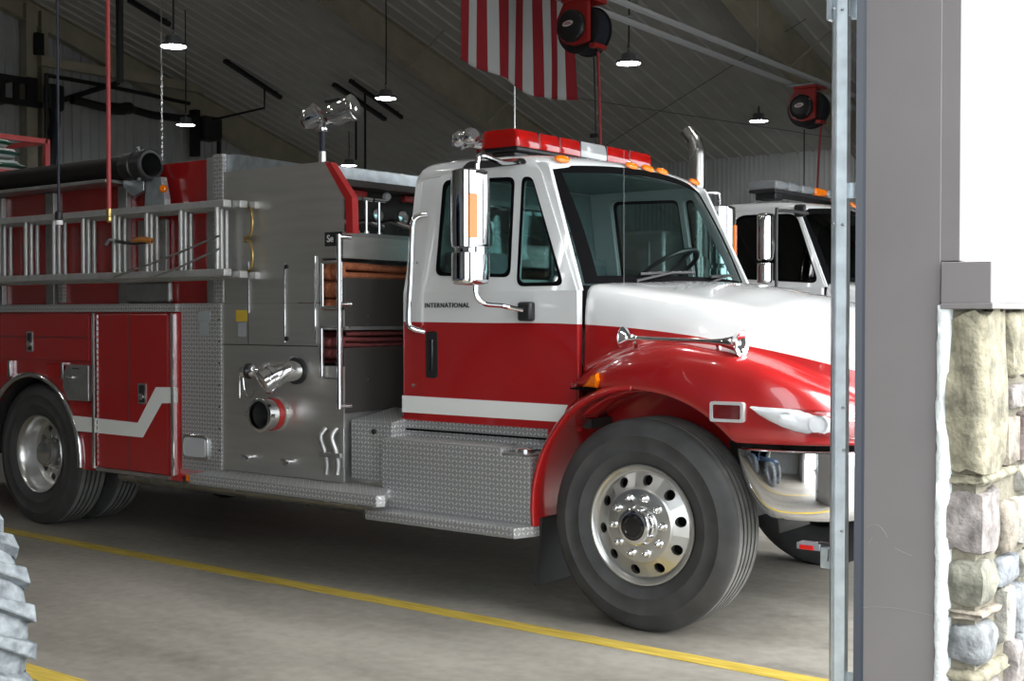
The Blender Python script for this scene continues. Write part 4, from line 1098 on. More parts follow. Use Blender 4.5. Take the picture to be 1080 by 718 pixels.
    il = MB().lathe([(.105, -.02), (.105, .025), (.092, .03), (.092, .085)], c, ax_, 36, cap=False).build('suction_flange', M['brushed'], lpo)
    MB().lathe([(.095, .03), (.101, .032), (.101, .068), (.095, .07)], c, ax_, 36, cap=False).build('red_ring', M['redm'], lpo, label='red ring round the suction inlet')
    MB().lathe([(.092, .065), (.096, .07), (.096, .125), (.104, .128), (.104, .150), (.098, .154), (.084, .154), (.082, .146), (.080, .02), (0, .02)], c, ax_, 36, cap=False).build('suction_inlet', M['dullchrome'], lpo, smooth=35)
    MB().lathe([(.0795, .13), (.079, .015), (0, .015)], c, ax_, 30, cap=False).build('inlet_bore', M['chassis'], lpo)
    for sx in (-1, 1):
        q = c + ax_ * .138
        MB().cyl(q + Vector((sx * .095, 0, 0)), q + Vector((sx * .14, 0, .0)), .012, n=10).build('inlet_lug', M['dullchrome'], lpo)
    # drain cocks
    for u, v in ((262, 482), (304, 487)):
        a = at(u, v, y=YP - .02)
        b = MB().cyl((a.x, f(YP), a.z), (a.x, f(YP - .05), a.z), .017, n=12); b.cyl((a.x - .03, f(YP - .045), a.z + .012), (a.x + .035, f(YP - .045), a.z - .01), .011, n=8)
        b.build('drain_cock', M['dullchrome'], lpo, smooth=40)
    # folding step: two curved cast hooks
    for du in (0, 11.5):
        a = at(340 + du, 452, y=YP - .04); zt_ = a.z; x = a.x
        pth = smooth_path([(x, f(YP - .012), zt_), (x - .005, f(YP - .05), zt_ - .05), (x + .02, f(YP - .045), zt_ - .12), (x + .03, f(YP - .03), zt_ - .20), (x + .025, f(YP - .035), zt_ - .27)], 4)
        MB().tube(pth, .018, 8).build('folding_step_arm', M['satin'], lpo, smooth=50)
    a = at(338, 479, y=YP - .04); c = at(357, 476, y=YP - .04)
    MB().box(a.x, c.x + .03, f(YP - .055), f(YP - .03), a.z - .012, a.z + .018).build('folding_step_bar', M['satin'], lpo, bevel=.004)
    MB().box(at(351, 450, y=YP).x, at(364, 450, y=YP).x, f(YP - .012), f(YP), at(355, 494, y=YP).z, at(355, 451, y=YP).z).build('step_backing', M['satin'], lpo, bevel=.003)
    # rectangular scene lamp on the corner plate
    a, c = at(193.5, 457, y=YP - .02), at(220, 486, y=YP - .02)
    lb = MB().sheet(rpoly([(a.x, c.z), (a.x, a.z), (c.x, a.z), (c.x, c.z)], .045), [], lambda q, w, d: (q, f(YP - .03 + d), w), .025).build('corner_lamp_bezel', M['chrome'], eng, smooth=30, bevel=.006)
    MB().sheet(rpoly([(a.x + .02, c.z + .02), (a.x + .02, a.z - .02), (c.x - .02, a.z - .02), (c.x - .02, c.z + .02)], .03), [], lambda q, w, d: (q, f(YP - .036 + d), w), .012).build('corner_lamp', M['clearlens'], lb, smooth=30)
# front face of the pump house: dividers between the two hose beds
XPF = -2.058
def fr_box(name, z0, z1, m, th=.02, y0=YP + .01, y1=mir(YP + .01), x=XPF, bevel=0, label=None):
    return MB().box(x - th, x, y0, y1, z0, z1).build(name, M[m], eng, smooth=0, bevel=bevel, label=label)
fr_box('front_panel', 1.905, 2.035, 'brushed', .02, label='stainless panel over the upper hose bed')
fr_box('front_divider', 1.50, 1.79, 'matt_dark', .02, bevel=.004)
fr_box('front_divider', .99, 1.375, 'matt_dark', .02, bevel=.004)
fr_box('front_shelf', 2.035, 2.06, 'satin', .42)
MB().box(-2.45, XPF - .002, YP + .02, mir(YP + .02), 1.48, 1.505).build('hose_bed_floor', M['satin'], eng, smooth=0)
MB().box(-2.45, XPF - .002, YP + .02, mir(YP + .02), 1.24, 1.265).build('hose_bed_floor', M['satin'], eng, smooth=0)
for (u, v) in ((388, 277), (388, 333), (388, 342), (388, 400), (368, 331), (368, 345)):
    a = at(u, v, x=XPF); MB().lathe([(.006, 0), (.005, .003), (0, .004)], a, (1, 0, 0), 8).build('rivet', M['dullchrome'], eng)
# gauge deck under the canopy bar
MB().box(-2.45, -2.43, .0, W2, 2.06, 2.42).build('gauge_board', M['matt_dark'], eng, smooth=0)
q0, q1 = at(372, 187, x=-2.25), at(430, 197, x=-2.25)
MB().box(-2.46, -2.24, .12, mir(.12), 2.395, 2.475).build('canopy_bar', M['galv'], eng, smooth=0, bevel=.006, label='pale metal canopy bar over the gauge deck')
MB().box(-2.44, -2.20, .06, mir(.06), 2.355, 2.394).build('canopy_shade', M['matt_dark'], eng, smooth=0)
rs = random.Random(11)
for k in range(9):
    y = .12 + k * .24
    if k % 2 == 0:
        MB().lathe([(.028, 0), (.030, .012), (.02, .03), (0, .032)], (-2.30, y, 2.325), (.9, -.2, -.1), 14).build('deck_lamp', M['clearlens'], eng)
    else:
        MB().box(-2.34, -2.29, y - .06, y + .06, 2.305, 2.345).build('red_tag', M['redm'], eng, bevel=.005)
    MB().lathe([(.05, 0), (.05, .02), (.042, .024), (0, .024)], (-2.43, y + .05, 2.22), (1, 0, 0), 20).build('gauge', M['dullchrome'], eng)
    z = 2.12 + rs.uniform(0, .03)
    MB().tube([(-2.42, y, z), (-2.28, y + .03, z + .02), (-2.18, y + .10, z - .02)], .014, 8).build('fitting', M['chrome'], eng)
for y in (at(386.5, 240, x=-2.14).y, at(400, 240, x=-2.14).y, at(376, 240, x=-2.14).y):
    x = -2.14; b = MB().cyl((x, y, 2.06), (x, y, 2.27), .010, n=10); b.cyl((x, y - .05, 2.275), (x, y + .05, 2.275), .013, n=10); b.lathe([(.02, 0), (.018, .02)], (x, y, 2.06), (0, 0, 1), 12)
    b.build('valve_handle', M['chrome'], eng, smooth=40)
# twin flood lights on a telescoping mast
mx = at(340, 168, y=.45)
fx, fy = mx.x, .45
ms = MB().cyl((fx, fy, 2.40), (fx, fy, at(340, 160, y=.45).z), .026, n=16).build('light_mast', M['alu'], eng)
zt0, zt1 = at(340, 160, y=.45).z, at(340, 138, y=.45).z
MB().cyl((fx, fy, zt0), (fx, fy, zt1), .019, n=16).build('mast_sleeve', M['bluecord'], ms)
for (u, v, u2, v2, r) in ((319, 130, 337, 119, .072), (345, 124, 374, 113, .080)):
    A, B = at(u, v, y=fy - .03), at(u2, v2, y=fy + .02)
    d = (B - A).normalized(); Lh = (B - A).length
    MB().lathe([(.0, -.004), (r * .55, 0), (r * .85, Lh * .15), (r, Lh * .40), (r * 1.0, Lh * .82), (r * 1.08, Lh * .86), (r * 1.08, Lh), (r * .98, Lh + .004), (.0, Lh * .96)], A, d, 28, cap=False).build('flood_lamp', M['chrome'], ms, smooth=45)
hd = at(340, 130, y=fy)
b = MB(); b.tube(smooth_path([(fx, fy, zt1), hd, at(332, 124, y=fy)], 4), .012, 8); b.tube(smooth_path([(fx, fy, zt1), at(346, 126, y=fy), at(362, 118, y=fy)], 4), .012, 8)
b.lathe([(.03, 0), (.04, .02), (.03, .05)], (fx, fy, zt1 - .01), (0, 0, 1), 16); b.build('lamp_yoke', M['chrome'], ms, smooth=45)
a = at(352, 106, y=fy); MB().box(a.x - .07, a.x + .06, fy - .02, fy + .03, a.z - .012, a.z + .012).build('lamp_grip', M['blk'], ms, bevel=.006)
# ------------------------------------------------------------------ rear body of the engine
YB = -.05; BX0, BX1, BZ0, BZ1 = -7.95, -3.55, .47, 1.59
AC = Vector((-5.27, .515)); AR = .60
def arch_pts(r, a0, a1, n=24): return [(AC.x + r * math.cos(math.radians(a0 + (a1 - a0) * i / n)), AC.y + r * math.sin(math.radians(a0 + (a1 - a0) * i / n))) for i in range(n + 1)]
b = MB()
b.box(BX0, BX1, .62, mir(.62), .90, BZ1); b.box(BX0, AC.x - .75, YB + .02, mir(YB + .02), .50, BZ1); b.box(AC.x + .75, BX1, YB + .02, mir(YB + .02), .50, BZ1 )
b.box(BX0, BX1, YB + .02, mir(YB + .02), 1.20, BZ1)
b.build('body_core', M['red'], eng, smooth=0)
for sd in (0, 1):
    f = (lambda y: y) if sd == 0 else mir
    def bf(off): return lambda a, c, d: (a, f(YB - off + d), c)
    ar = arch_pts(AR, 178, 2)
    side = [(BX0, BZ0), (BX0, BZ1), (BX1, BZ1), (BX1, BZ0)] + [(AC.x + AR, BZ0)] + ar[::-1][0:] + [(AC.x - AR, BZ0)]
    bs = MB().sheet(side, [], bf(0), .02).build('body_side', M['red'], eng, smooth=0, label='dark red compartment side of the rear body')
    # wheel well lining
    secs = [[(x, f(YB), z), (x, f(.62), z)] for x, z in arch_pts(AR, 182, -2)]
    MB().loft(secs).build('rear_wheel_well', M['chassis'], eng, smooth=50)
    # bright arch moulding
    MB().tube([(x, f(YB - .012), z) for x, z in arch_pts(AR + .012, 183, -3, 40)], .022, 10).build('arch_moulding', M['dullchrome'], eng, smooth=60, label='bright rounded wheel arch moulding')
    # compartment doors
    xA, xB, xC = at(97, 400, y=YB).x, at(104, 400, y=YB).x, at(179, 400, y=YB).x
    dz0, dz1 = .505, 1.575
    dfr = MB().sheet([(xB, dz0), (xB, dz1), (xC - .005, dz1), (xC - .005, dz0)], [], bf(.018), .018).build('compartment_door', M['red'], eng, smooth=0, bevel=.004)
    xm_ = at(138, 400, y=YB).x
    MB().box(xm_ - .003, xm_ + .003, f(YB - .0195), f(YB - .017), dz0, dz1).build('door_seam', M['matt_dark'], dfr, smooth=0)
    MB().box(xC + .03, BX1 - .004, f(YB - .016), f(YB), .48, 1.585).build('front_stile', M['red'], eng, smooth=0, bevel=.003)
    up = MB().sheet([(BX0 + .02, 1.245), (BX0 + .02, 1.575), (xA - .012, 1.575), (xA - .012, 1.245)], [], bf(.018), .018).build('compartment_door', M['red'], eng, smooth=0, bevel=.004)
    MB().box(BX0 + .02, xA - .012, f(YB - .0195), f(YB - .0175), 1.405, 1.410).build('door_crease', M['matt_dark'], up, smooth=0)
    # bright vertical strips
    for u in (99.5, 183):
        p = at(u, 400, y=YB - .02)
        MB().box(p.x - .014, p.x + .014, f(YB - .036), f(YB), at(u, 502 if u > 150 else 494, y=YB - .02).z, 1.583).build('edge_strip', M['chrome'], eng, smooth=0, bevel=.008)
    p = at(102.5, 400, y=YB - .02)
    for k in range(26): MB().box(p.x - .004, p.x + .006, f(YB - .024), f(YB), .52 + k * .041, .545 + k * .041).build('hinge_knuckle', M['dullchrome'], eng, smooth=0)
    # zigzag stripe
    Zc = [(xA - .75, .88), (xA - .75, .96)]
    up_ = [at(80, 438, y=YB), at(148, 445.5, y=YB), at(167, 408, y=YB), at(193.5, 408.5, y=YB)]
    lo_ = [at(193.5, 425, y=YB), at(173, 425, y=YB), at(153, 461, y=YB), at(83, 454, y=YB)]
    poly = [(p.x, p.z) for p in up_ + lo_]; poly[3] = (BX1 - .002, poly[3][1]); poly[4] = (BX1 - .002, poly[4][1])
    MB().sheet(poly, [], lambda a, c, d: (a, f(YB - .0215 + d), c), .004).build('zigzag_stripe', M['whitestripe'], eng, smooth=0, label='white zigzag stripe')
    # paddle latches
    for u, v, w, h, par in ((31.5, 360, .075, .15, up), (150, 415, .085, .14, dfr)):
        p = at(u, v, y=YB - .02)
        l_ = MB().sheet(rpoly([(p.x - w / 2, p.z - h / 2), (p.x - w / 2, p.z + h / 2), (p.x + w / 2, p.z + h / 2), (p.x + w / 2, p.z - h / 2)], .012), [], bf(.024), .008).build('paddle_latch', M['satin'], par, smooth=0)
        MB().sheet(rpoly([(p.x - w / 2 + .012, p.z - h / 2 + .012), (p.x - w / 2 + .012, p.z + h / 2 - .012), (p.x + w / 2 - .012, p.z + h / 2 - .012), (p.x + w / 2 - .012, p.z - h / 2 + .012)], .01), [], bf(.0255), .003).build('latch_bowl', M['blk'], par, smooth=0)
        MB().lathe([(.026, 0), (.026, .010), (.012, .016), (0, .016)], (p.x, f(YB - .025), p.z - .02), (0, -1 if sd == 0 else 1, 0), 16).build('latch_ring', M['dullchrome'], par)
    # filler door and tail marker lamps above the arch
    a, c = at(70, 384, y=YB), at(97, 423, y=YB)
    MB().sheet([(a.x, a.z - .09), (a.x + .05, a.z), (c.x, a.z), (c.x, c.z), (a.x + .06, c.z), (a.x, c.z + .09)], [], bf(.03), .03).build('filler_door', M['satin'], eng, smooth=0, bevel=.004, label='grey cast filler door with clipped corners')
    MB().box(a.x + .12, a.x + .2, f(YB - .034), f(YB - .03), a.z - .03, a.z - .022).build('filler_slot', M['blk'], eng, smooth=0)
    MB().cyl((a.x + .06, f(YB - .035), c.z + .165), (a.x + .13, f(YB - .035), c.z + .165), .008, n=8).build('filler_pull', M['dullchrome'], eng)
    for u0, u1, v0, v1 in ((52, 70, 383, 398), (-4, 14, 381, 396)):
        a, c = at(u0, v0, y=YB), at(u1, v1, y=YB)
        q = MB().box(a.x, c.x - .03, f(YB - .02), f(YB), c.z, a.z).build('side_marker', M['redlens'], eng, bevel=.004)
        MB().box(c.x - .028, c.x, f(YB - .03), f(YB), c.z - .01, a.z + .012).build('marker_end', M['dullchrome'], q, bevel=.003)
    # bottom rail
    MB().box(xB - .01, xC + .0, f(YB - .02), f(YB + .05), .475, .498).build('bottom_rail', M['satin'], eng, smooth=0)
    # treadplate ledge over the compartments
    MB().box(BX0, BX1 - .0, f(YB - .03), f(.30), BZ1, 1.645).build('ledge', M['plate'], eng, smooth=0, bevel=.004, label='diamond plate ledge along the body')
    # hose bed side wall (red), uprights
    MB().box(BX0, -3.31, f(.07), f(.13), 1.645, 2.595).build('hose_bed_side', M['red'], eng, smooth=0, bevel=.006, label='red side wall of the hose bed')
    for u, w in ((56, .10), (133, .10), (4, .05)):
        p = at(u, 260, y=.06); MB().box(p.x - w / 2, p.x + w / 2, f(.03), f(.07), 1.645, 2.47).build('upright', M['satin'], eng, smooth=0, bevel=.004)
    p = at(66, 300, y=.06); MB().box(p.x - .03, p.x + .03, f(.04), f(.07), 1.66, 1.80).build('upright_plate', M['plate'], eng, smooth=0)
    p0, p1 = at(137, 302, y=.06), at(183, 320, y=.06)
    MB().box(p0.x, p1.x, f(.02), f(.07), 1.65, 1.80).build('ladder_foot', M['satin'], eng, smooth=0, bevel=.02)
    p0, p1 = at(150, 235, y=.07), at(180, 290, y=.07)
    MB().box(p0.x, p1.x, f(.03), f(.07), 1.86, 2.22).build('ladder_rest', M['satin'], eng, smooth=0, bevel=.01)
    # suction hose tray and its bracket
    MB().box(BX0, at(131, 190, y=.0).x, f(-.15), f(.068), 2.475, 2.500).build('hose_tray', M['satin'], eng, smooth=0, bevel=.004)
    p0, p1 = at(131, 191, y=-.02), at(175, 213, y=-.02)
    b = MB().sheet([(p0.x, p0.z), (p0.x + .23, p0.z + .02), (p0.x + .23, p0.z - .08), (p0.x + .10, p0.z - .11), (p0.x, p0.z - .04)], [], lambda a, c, d: (a, f(-.03 + d), c), .05)
    b.sheet([(p1.x - .22, p1.z - .02), (p1.x - .20, p1.z + .17), (p1.x - .04, p1.z + .17), (p1.x, p1.z + .02), (p1.x, p1.z - .06)], [], lambda a, c, d: (a, f(-.03 + d), c), .05)
    b.build('tray_bracket', M['galv'], eng, smooth=0, bevel=.003)
    p = at(171, 199, y=-.04); MB().lathe([(.027, 0), (.026, .016), (.016, .024), (0, .025)], (p.x, f(-.025), p.z), (.4, -1 if sd == 0 else 1, .1), 16).build('amber_marker', M['amber'], eng)
MB().box(BX0 + .1, PX0, .16, mir(.16), 1.65, 2.35).build('hose_bed_load', M['chassis'], eng, smooth=0)
# red tube rack over the rear of the hose bed
k0 = at(49, 147, y=1.2); rz = k0.z; rx = k0.x; rf = at(10, 179, y=.85).z
b = MB()
for y in (.40, 1.2):
    b.bar((rx - 1.6, y, rz - .02), (rx, y, rz - .02), .045, .045); b.bar((rx, y, 2.35), (rx, y, rz), .045, .045)
for x in (rx, rx - 1.5): b.bar((x, .40, rz - .02), (x, 1.2, rz - .02), .045, .045)
b.box(rx - 1.5, rx - .02, .40, 1.2, rf - .03, rf)
b.build('gear_rack', M['redm'], eng, smooth=0, label='red steel tube rack over the hose bed')
# folded tarps lying on the rack
tz = rf + .004
for k, (dx, h, sx, sy) in enumerate(((-.46, .12, .42, .34), (-.48, .10, .40, .31), (-.52, .09, .34, .28))):
    c = Vector((rx + dx, .80, tz)); secs = []; n = 28; lay = 4
    for i in range(lay + 1):
        t = i / lay; fold = .93 + .07 * math.cos(i * PI)
        if i in (0, lay): fold = .80
        r = []
        for j in range(n + 1):
            a = 2 * PI * j / n; ca, sa = math.cos(a), math.sin(a)
            px_ = math.copysign(abs(ca) ** .6, ca) * sx; py_ = math.copysign(abs(sa) ** .6, sa) * sy
            wob = fold * (1 + .08 * noise.noise(Vector((ca * 2.2, sa * 2.2, k * 5 + i * .6))))
            r.append(c + Vector((px_ * wob, py_ * wob, h * t * (1 - .25 * max(0, ca)))))
        secs.append(r)
    b = MB(); b.loft(secs, kf=lambda j, i: 1 if (j == 1 and i % 9 < 6) or (j == 2 and i % 11 < 2) else 0)
    b.add(secs[-1][:-1], [tuple(range(n))]); b.add(secs[0][:-1], [tuple(range(n))])
    b.m[-2:] = [0, 0]; tz += h + .004
    b.build('folded_tarp', [M['tarp'], M['tarpgreen']], smooth=40, label=['white and green folded tarp at the bottom of the pile on the red rack', 'white and green folded tarp in the middle of the pile on the red rack', 'white and green folded tarp on top of the pile on the red rack'][k], cat='tarp', group='folded tarps on the gear rack')

# ------------------------------------------------------------------ hoses lying in the two cross beds
def folded_hose(name, label, m, z0, z1, layers, y0, y1, xa, xb):
    """a flat hose laid back and forth across the truck, one continuous mesh"""
    b = MB(); dz = (z1 - z0) / layers; nrows = 3; wx = (xb - xa) / nrows
    for r in range(nrows):
        x = xa + wx * (r + .5); P = []
        for k in range(layers):
            z = z0 + dz * (k + .5); sag = .006 * math.sin(k * 2.1 + r)
            ya, yb = (y0, y1) if k % 2 == 0 else (y1, y0)
            for i in range(11):
                t = i / 10; P.append(Vector((x, ya + (yb - ya) * t, z + sag * math.sin(t * 14 + k + r))))
            if k < layers - 1:
                s = 1 if yb > ya else -1
                for a in (-.9, 0, .9): P.append(Vector((x, yb + s * .022 * math.cos(a) + s * .004 * math.sin(k * 3 + r), z + dz * .5 + dz * .5 * math.sin(a))))
        secs = []
        for i, p in enumerate(P):
            d = (P[min(i + 1, len(P) - 1)] - P[max(i - 1, 0)]).normalized(); nn = Vector((1, 0, 0)).cross(d).normalized()
            h = dz * .43; w = wx * .48
            secs.append([p + Vector((w * math.copysign(abs(math.cos(a)) ** .5, math.cos(a)), 0, 0)) + nn * h * math.copysign(abs(math.sin(a)) ** .8, math.sin(a)) for a in [2 * PI * q / 10 for q in range(11)]])
        b.loft(secs)
    return b.build(name, m, smooth=60, label=label, cat='hose')
folded_hose('folded_hose', 'orange fire hose folded in the upper cross bed behind the cab', M['hoseor'], 1.51, 1.885, 7, .03, 2.30, -2.42, -2.085)
folded_hose('folded_hose', 'maroon fire hose folded in the lower cross bed behind the cab', M['hosered'], 1.27, 1.475, 6, .03, 2.30, -2.42, -2.085)

# ------------------------------------------------------------------ ladders and suction hose carried on the body
def ladder(name, label, y, xa, xb, z0, z1, rung0, pitch, nr, hooks=False, wr=.05):
    t = thing(name, ((xa + xb) / 2, y, z0), label, 'ladder')
    for z, s in ((z0, 1), (z1, -1)):
        b = MB().box(xa, xb, y - .028, y + .028, z - .016, z + .016)
        b.box(xa, xb, y - .03, y - .024, z - .022, z + .022); b.box(xa, xb, y + .024, y + .03, z - .022, z + .022)
        b.build('rail', M['laddr'], t, smooth=0, bevel=.003)
        MB().box(xb - .02, xb + .012, y - .033, y + .033, z - .024, z + .024).build('rail_end', M['laddr'], t, smooth=0, bevel=.008)
    for k in range(nr):
        x = rung0 - k * pitch
        if x > xa + .05: MB().cyl((x, y, z0), (x, y, z1), .0165, n=12).build('rung', M['laddr'], t)
    return t
zA, zB = 1.835, 2.262
L1 = ladder('extension_ladder', 'aluminium ladder hung outermost on the engine side', -.17, -7.9, -2.93, zA, zB, at(229, 250, y=-.17).x, .355, 14)
L2 = ladder('extension_ladder', 'aluminium ladder hung second, between two others on the engine side', -.10, -7.9, -2.86, zA - .012, zB - .004, at(228, 250, y=-.10).x + .05, .355, 14)
L3 = ladder('roof_ladder', 'aluminium roof ladder with brass folding hooks hung innermost on the engine side', -.03, -7.9, -2.80, zA - .02, zB - .008, at(228, 250, y=-.03).x + .10, .355, 14)
for zz, s in ((2.14, 1), (1.95, -1)):
    a = at(243, 230, y=-.03); x = -2.90
    pth = smooth_path([(x, -.035, zz + s * .10), (x + .07, -.06, zz + s * .09), (x + .095, -.07, zz), (x + .06, -.06, zz - s * .075), (x + .0, -.05, zz - s * .085)], 6)
    MB().tube(pth, .011, 8).build('hook', M['brass'], L3, smooth=60)
# halyard ropes lying along the rungs
for u0, v0, u1, v1 in ((232, 248, 120, 292), (232, 262, 150, 296)):
    A, B = at(u0, v0, y=-.21), at(u1, v1, y=-.21)
    MB().tube([A, A.lerp(B, .5) + Vector((0, 0, -.012)), B], .007, 6).build('halyard', M['satin'], L1)
# strap that holds the ladders
A = at(112, 258, y=-.215); B = at(160, 254, y=-.215)
stp = thing('ladder_strap', (A.x, -.215, A.z), 'black and orange strap with grey clip round the ladder rungs', 'strap')
MB().tube(smooth_path([A + Vector((.10, 0, .02)), A + Vector((.3, -.01, 0)), B], 5), .012, 8).build('strap_webbing', M['blk'], stp)
MB().tube(smooth_path([B + Vector((-.20, 0, 0)), B + Vector((-.1, -.01, .012)), B], 4), .020, 8).build('strap_sleeve', mat('orange_sleeve', (.42, .16, .03), .6), stp)
MB().tube(smooth_path([A, A + Vector((.05, -.005, .03)), A + Vector((.11, 0, .02))], 4), [.01] * 8 + [.022], 8).build('strap_clip', M['galv'], stp)
M['hosebar'] = mat('suction_hose_rubber', (.014, .012, .0115), .75, spec=.2)
M['coupl'] = mat('worn_black_coupling', (.035, .035, .036), .38, .4, var=.4, vscale=18)
hs = thing('suction_hose', (-6, .0, 2.50), 'thick black hard suction hose lying in the tray above the ladders', 'hose')
hy = -.045; hz = 2.580
MB().cyl((-7.9, hy, hz), (at(134, 175, y=hy).x, hy, hz), .078, n=28).build('hose_barrel', M['hosebar'], hs, smooth=40)
xh = at(134, 175, y=hy).x
cpl = MB().lathe([(.080, 0), (.092, .01), (.092, .10), (.098, .105), (.098, .13), (.090, .135), (.090, .17), (.106, .175), (.106, .26), (.098, .268), (.080, .268), (.078, .255), (.074, .02), (0, .02)], (xh, hy, hz), (1, 0, 0), 36, cap=False).build('hose_coupling', M['coupl'], hs, smooth=35)
for a in (0, 2.1, 4.2): MB().cyl((xh + .21, hy + .1 * math.cos(a), hz + .1 * math.sin(a)), (xh + .21, hy + .13 * math.cos(a), hz + .13 * math.sin(a)), .012, n=8).build('coupling_lug', M['lampbody'], hs)
# ------------------------------------------------------------------ second truck, white, in the next bay
OX, OY, OZ = -.72, 4.74, .11
t2 = thing('fire_truck', (-3.2, YC + OY, 0), 'white truck parked in the next bay with clear light bar and exhaust stack', 'fire truck')
C2 = Cab(t2, OX, OY, OZ)
C2.roof(M['white']); C2.windshield(M['glassdark'], M['seal']); C2.hood(M['white'], False); C2.grille(); C2.bumper(M['chrome'])
for sd in (0, 1): C2.headlight(sd); C2.fender_ext(M['white'], sd)
front_wheel(t2, OX, OY, 1); front_wheel(t2, OX, OY + W2, -1); rear_wheel(t2, OX - 4.9, OY, 1); rear_wheel(t2, OX - 4.9, OY + W2, -1)
b = MB()
for y in (.74, 1.60): b.box(-7.6, .2, OY + y - .04, OY + y + .04, .62, .88)
b.box(OX - .08, OX + .08, OY + .28, OY + 2.06, .45, .60); b.build('chassis_frame', M['chassis'], t2, smooth=0)
MB().box(OX - .46, OX + .9, OY + .44, OY + mir(.44), .66, 1.3).build('engine_block', M['chassis'], t2, bevel=.05)
w2 = rpoly([(-1.42, 1.80), (-1.40, 2.355), (-.86, 2.355), (-.56, 1.735), (-.60, 1.70)], [.10, .12, .08, .06, .02])
w2 = rpoly([(-1.43, 1.79), (-1.40, 2.36), (-.80, 2.35), (-.54, 1.73)], [.10, .12, .09, .08])
up2 = rpoly([(-1.755, 1.70), (-1.715, 2.41), (-.80, 2.41), (-.47, 1.70)], [0, .05, .04, 0])
d2 = rpoly([(-1.60, 1.70), (-1.585, 2.39), (-.80, 2.39), (-.485, 1.70)], [0, .09, .05, 0])
for sd in (0, 1):
    f = (lambda y: y + OY) if sd == 0 else (lambda y: mir(y) + OY)
    b = MB(); b.sheet(shell_lo, [], C2.fn(sd, -.006), .03); b.sheet(up2, [shrink(w2, -.006)], C2.fn(sd, -.006), .03); b.build('cab_side', M['white'], t2, smooth=25)
    d = MB(); d.sheet(door_lo, [], C2.fn(sd, .006), .02); d.sheet(d2, [w2], C2.fn(sd, .006), .02); dr = d.build('door', M['white'], t2, smooth=25)
    MB().sheet(w2, [shrink(w2, .016)], C2.fn(sd, .009), .012).build('window_seal', M['seal'], dr, smooth=25)
    MB().sheet(shrink(w2, .014), [], C2.fn(sd, 0), .004).build('door_window', M['glassdark'], dr, smooth=25)
    if sd == 0:
        for (z0, z1) in ((1.71, 1.735),):
            q = [(-1.05, 1.655), (-1.05, 1.68), (-.86, 1.685), (-.88, 1.650)]
            MB().sheet(q, [], C2.fn(sd, .014), .02).build('mirror_mount', M['blk'], dr, smooth=0)
    else:
        pass
    MB().sheet(rpoly([(-1.56, 1.35), (-1.56, 1.46), (-1.40, 1.46), (-1.40, 1.35)], .02), [], C2.fn(sd, .014), .02).build('door_handle', M['blk'], dr, smooth=0)
    # mirror on black tube arms
    ym = 4.50 if sd == 0 else 2 * (OY + YC) - 4.50
    c = at(808, 262, y=4.50); xm = c.x
    z0, z1, z2, z3 = at(808, 275, y=4.5).z, at(808, 225, y=4.5).z, at(808, 300, y=4.5).z, at(808, 277, y=4.5).z
    mm = capsule(xm, ym, z0, z1, .095, .065, .9, .8).build('mirror', M['chrome'], t2, smooth=55)
    capsule(xm, ym, z2, z3, .09, .065, .55, .85).build('convex_mirror', M['chrome'], mm, smooth=55)
    ta, tb = at(819, 222, y=4.5), at(821, 303, y=4.5)
    s = 1 if sd == 0 else -1
    mirror_arm([(ta.x, ym, tb.z), (ta.x, ym, ta.z - .03), (ta.x + .01, ym + s * .03, ta.z), (ta.x + .05, ym + s * .25, ta.z + .005), (ta.x + .09, ym + s * .42, ta.z)], .014, t2, 'mirror_arm', 'blk')
    mp_ = at(842, 221, y=4.93)
    MB().box(mp_.x - .06, mp_.x + .05, f(.215), f(.26), mp_.z - .06, mp_.z + .05).build('arm_mount', M['blk'], t2, bevel=.02)
bw2 = shrink(bw, 0)
b = MB(); b.sheet([(.17, .96), (.17, 1.7), (.285, 2.42), (2.055, 2.42), (2.17, 1.7), (2.17, .96)], [bw], lambda a, c, d: (-1.752 + d + OX, a + OY, c + OZ), .05); b.build('cab_back', M['white'], t2, smooth=25)
MB().sheet(bw, [], lambda a, c, d: (-1.735 + d + OX, a + OY, c + OZ), .004).build('rear_window', M['glassdark'], t2)
P = [(-.56, 1.30), (-.56, 1.68), (-.60, 1.715), (-.68, 1.715), (-.80, 1.67), (-.82, 1.30)]
MB().loft([[(x + OX, y + OY, z + OZ) for x, z in P] for y in (.20, mir(.20))]).build('dashboard', M['seatm'], t2, smooth=40)
for yc in (.62, 1.72):
    s_ = MB().box(-1.60 + OX, -1.08 + OX, OY + yc - .26, OY + yc + .26, 1.25 + OZ, 1.40 + OZ).build('seat_cushion', M['seatm'], t2, bevel=.05)
    MB().box(-1.64 + OX, -1.50 + OX, OY + yc - .24, OY + yc + .24, 1.38 + OZ, 2.1 + OZ).build('seat_back', M['seatm'], s_, bevel=.05)
MB().box(-1.70 + OX, -.45 + OX, .20 + OY, mir(.20) + OY, .97 + OZ, 1.02 + OZ).build('cab_floor', M['chassis'], t2)
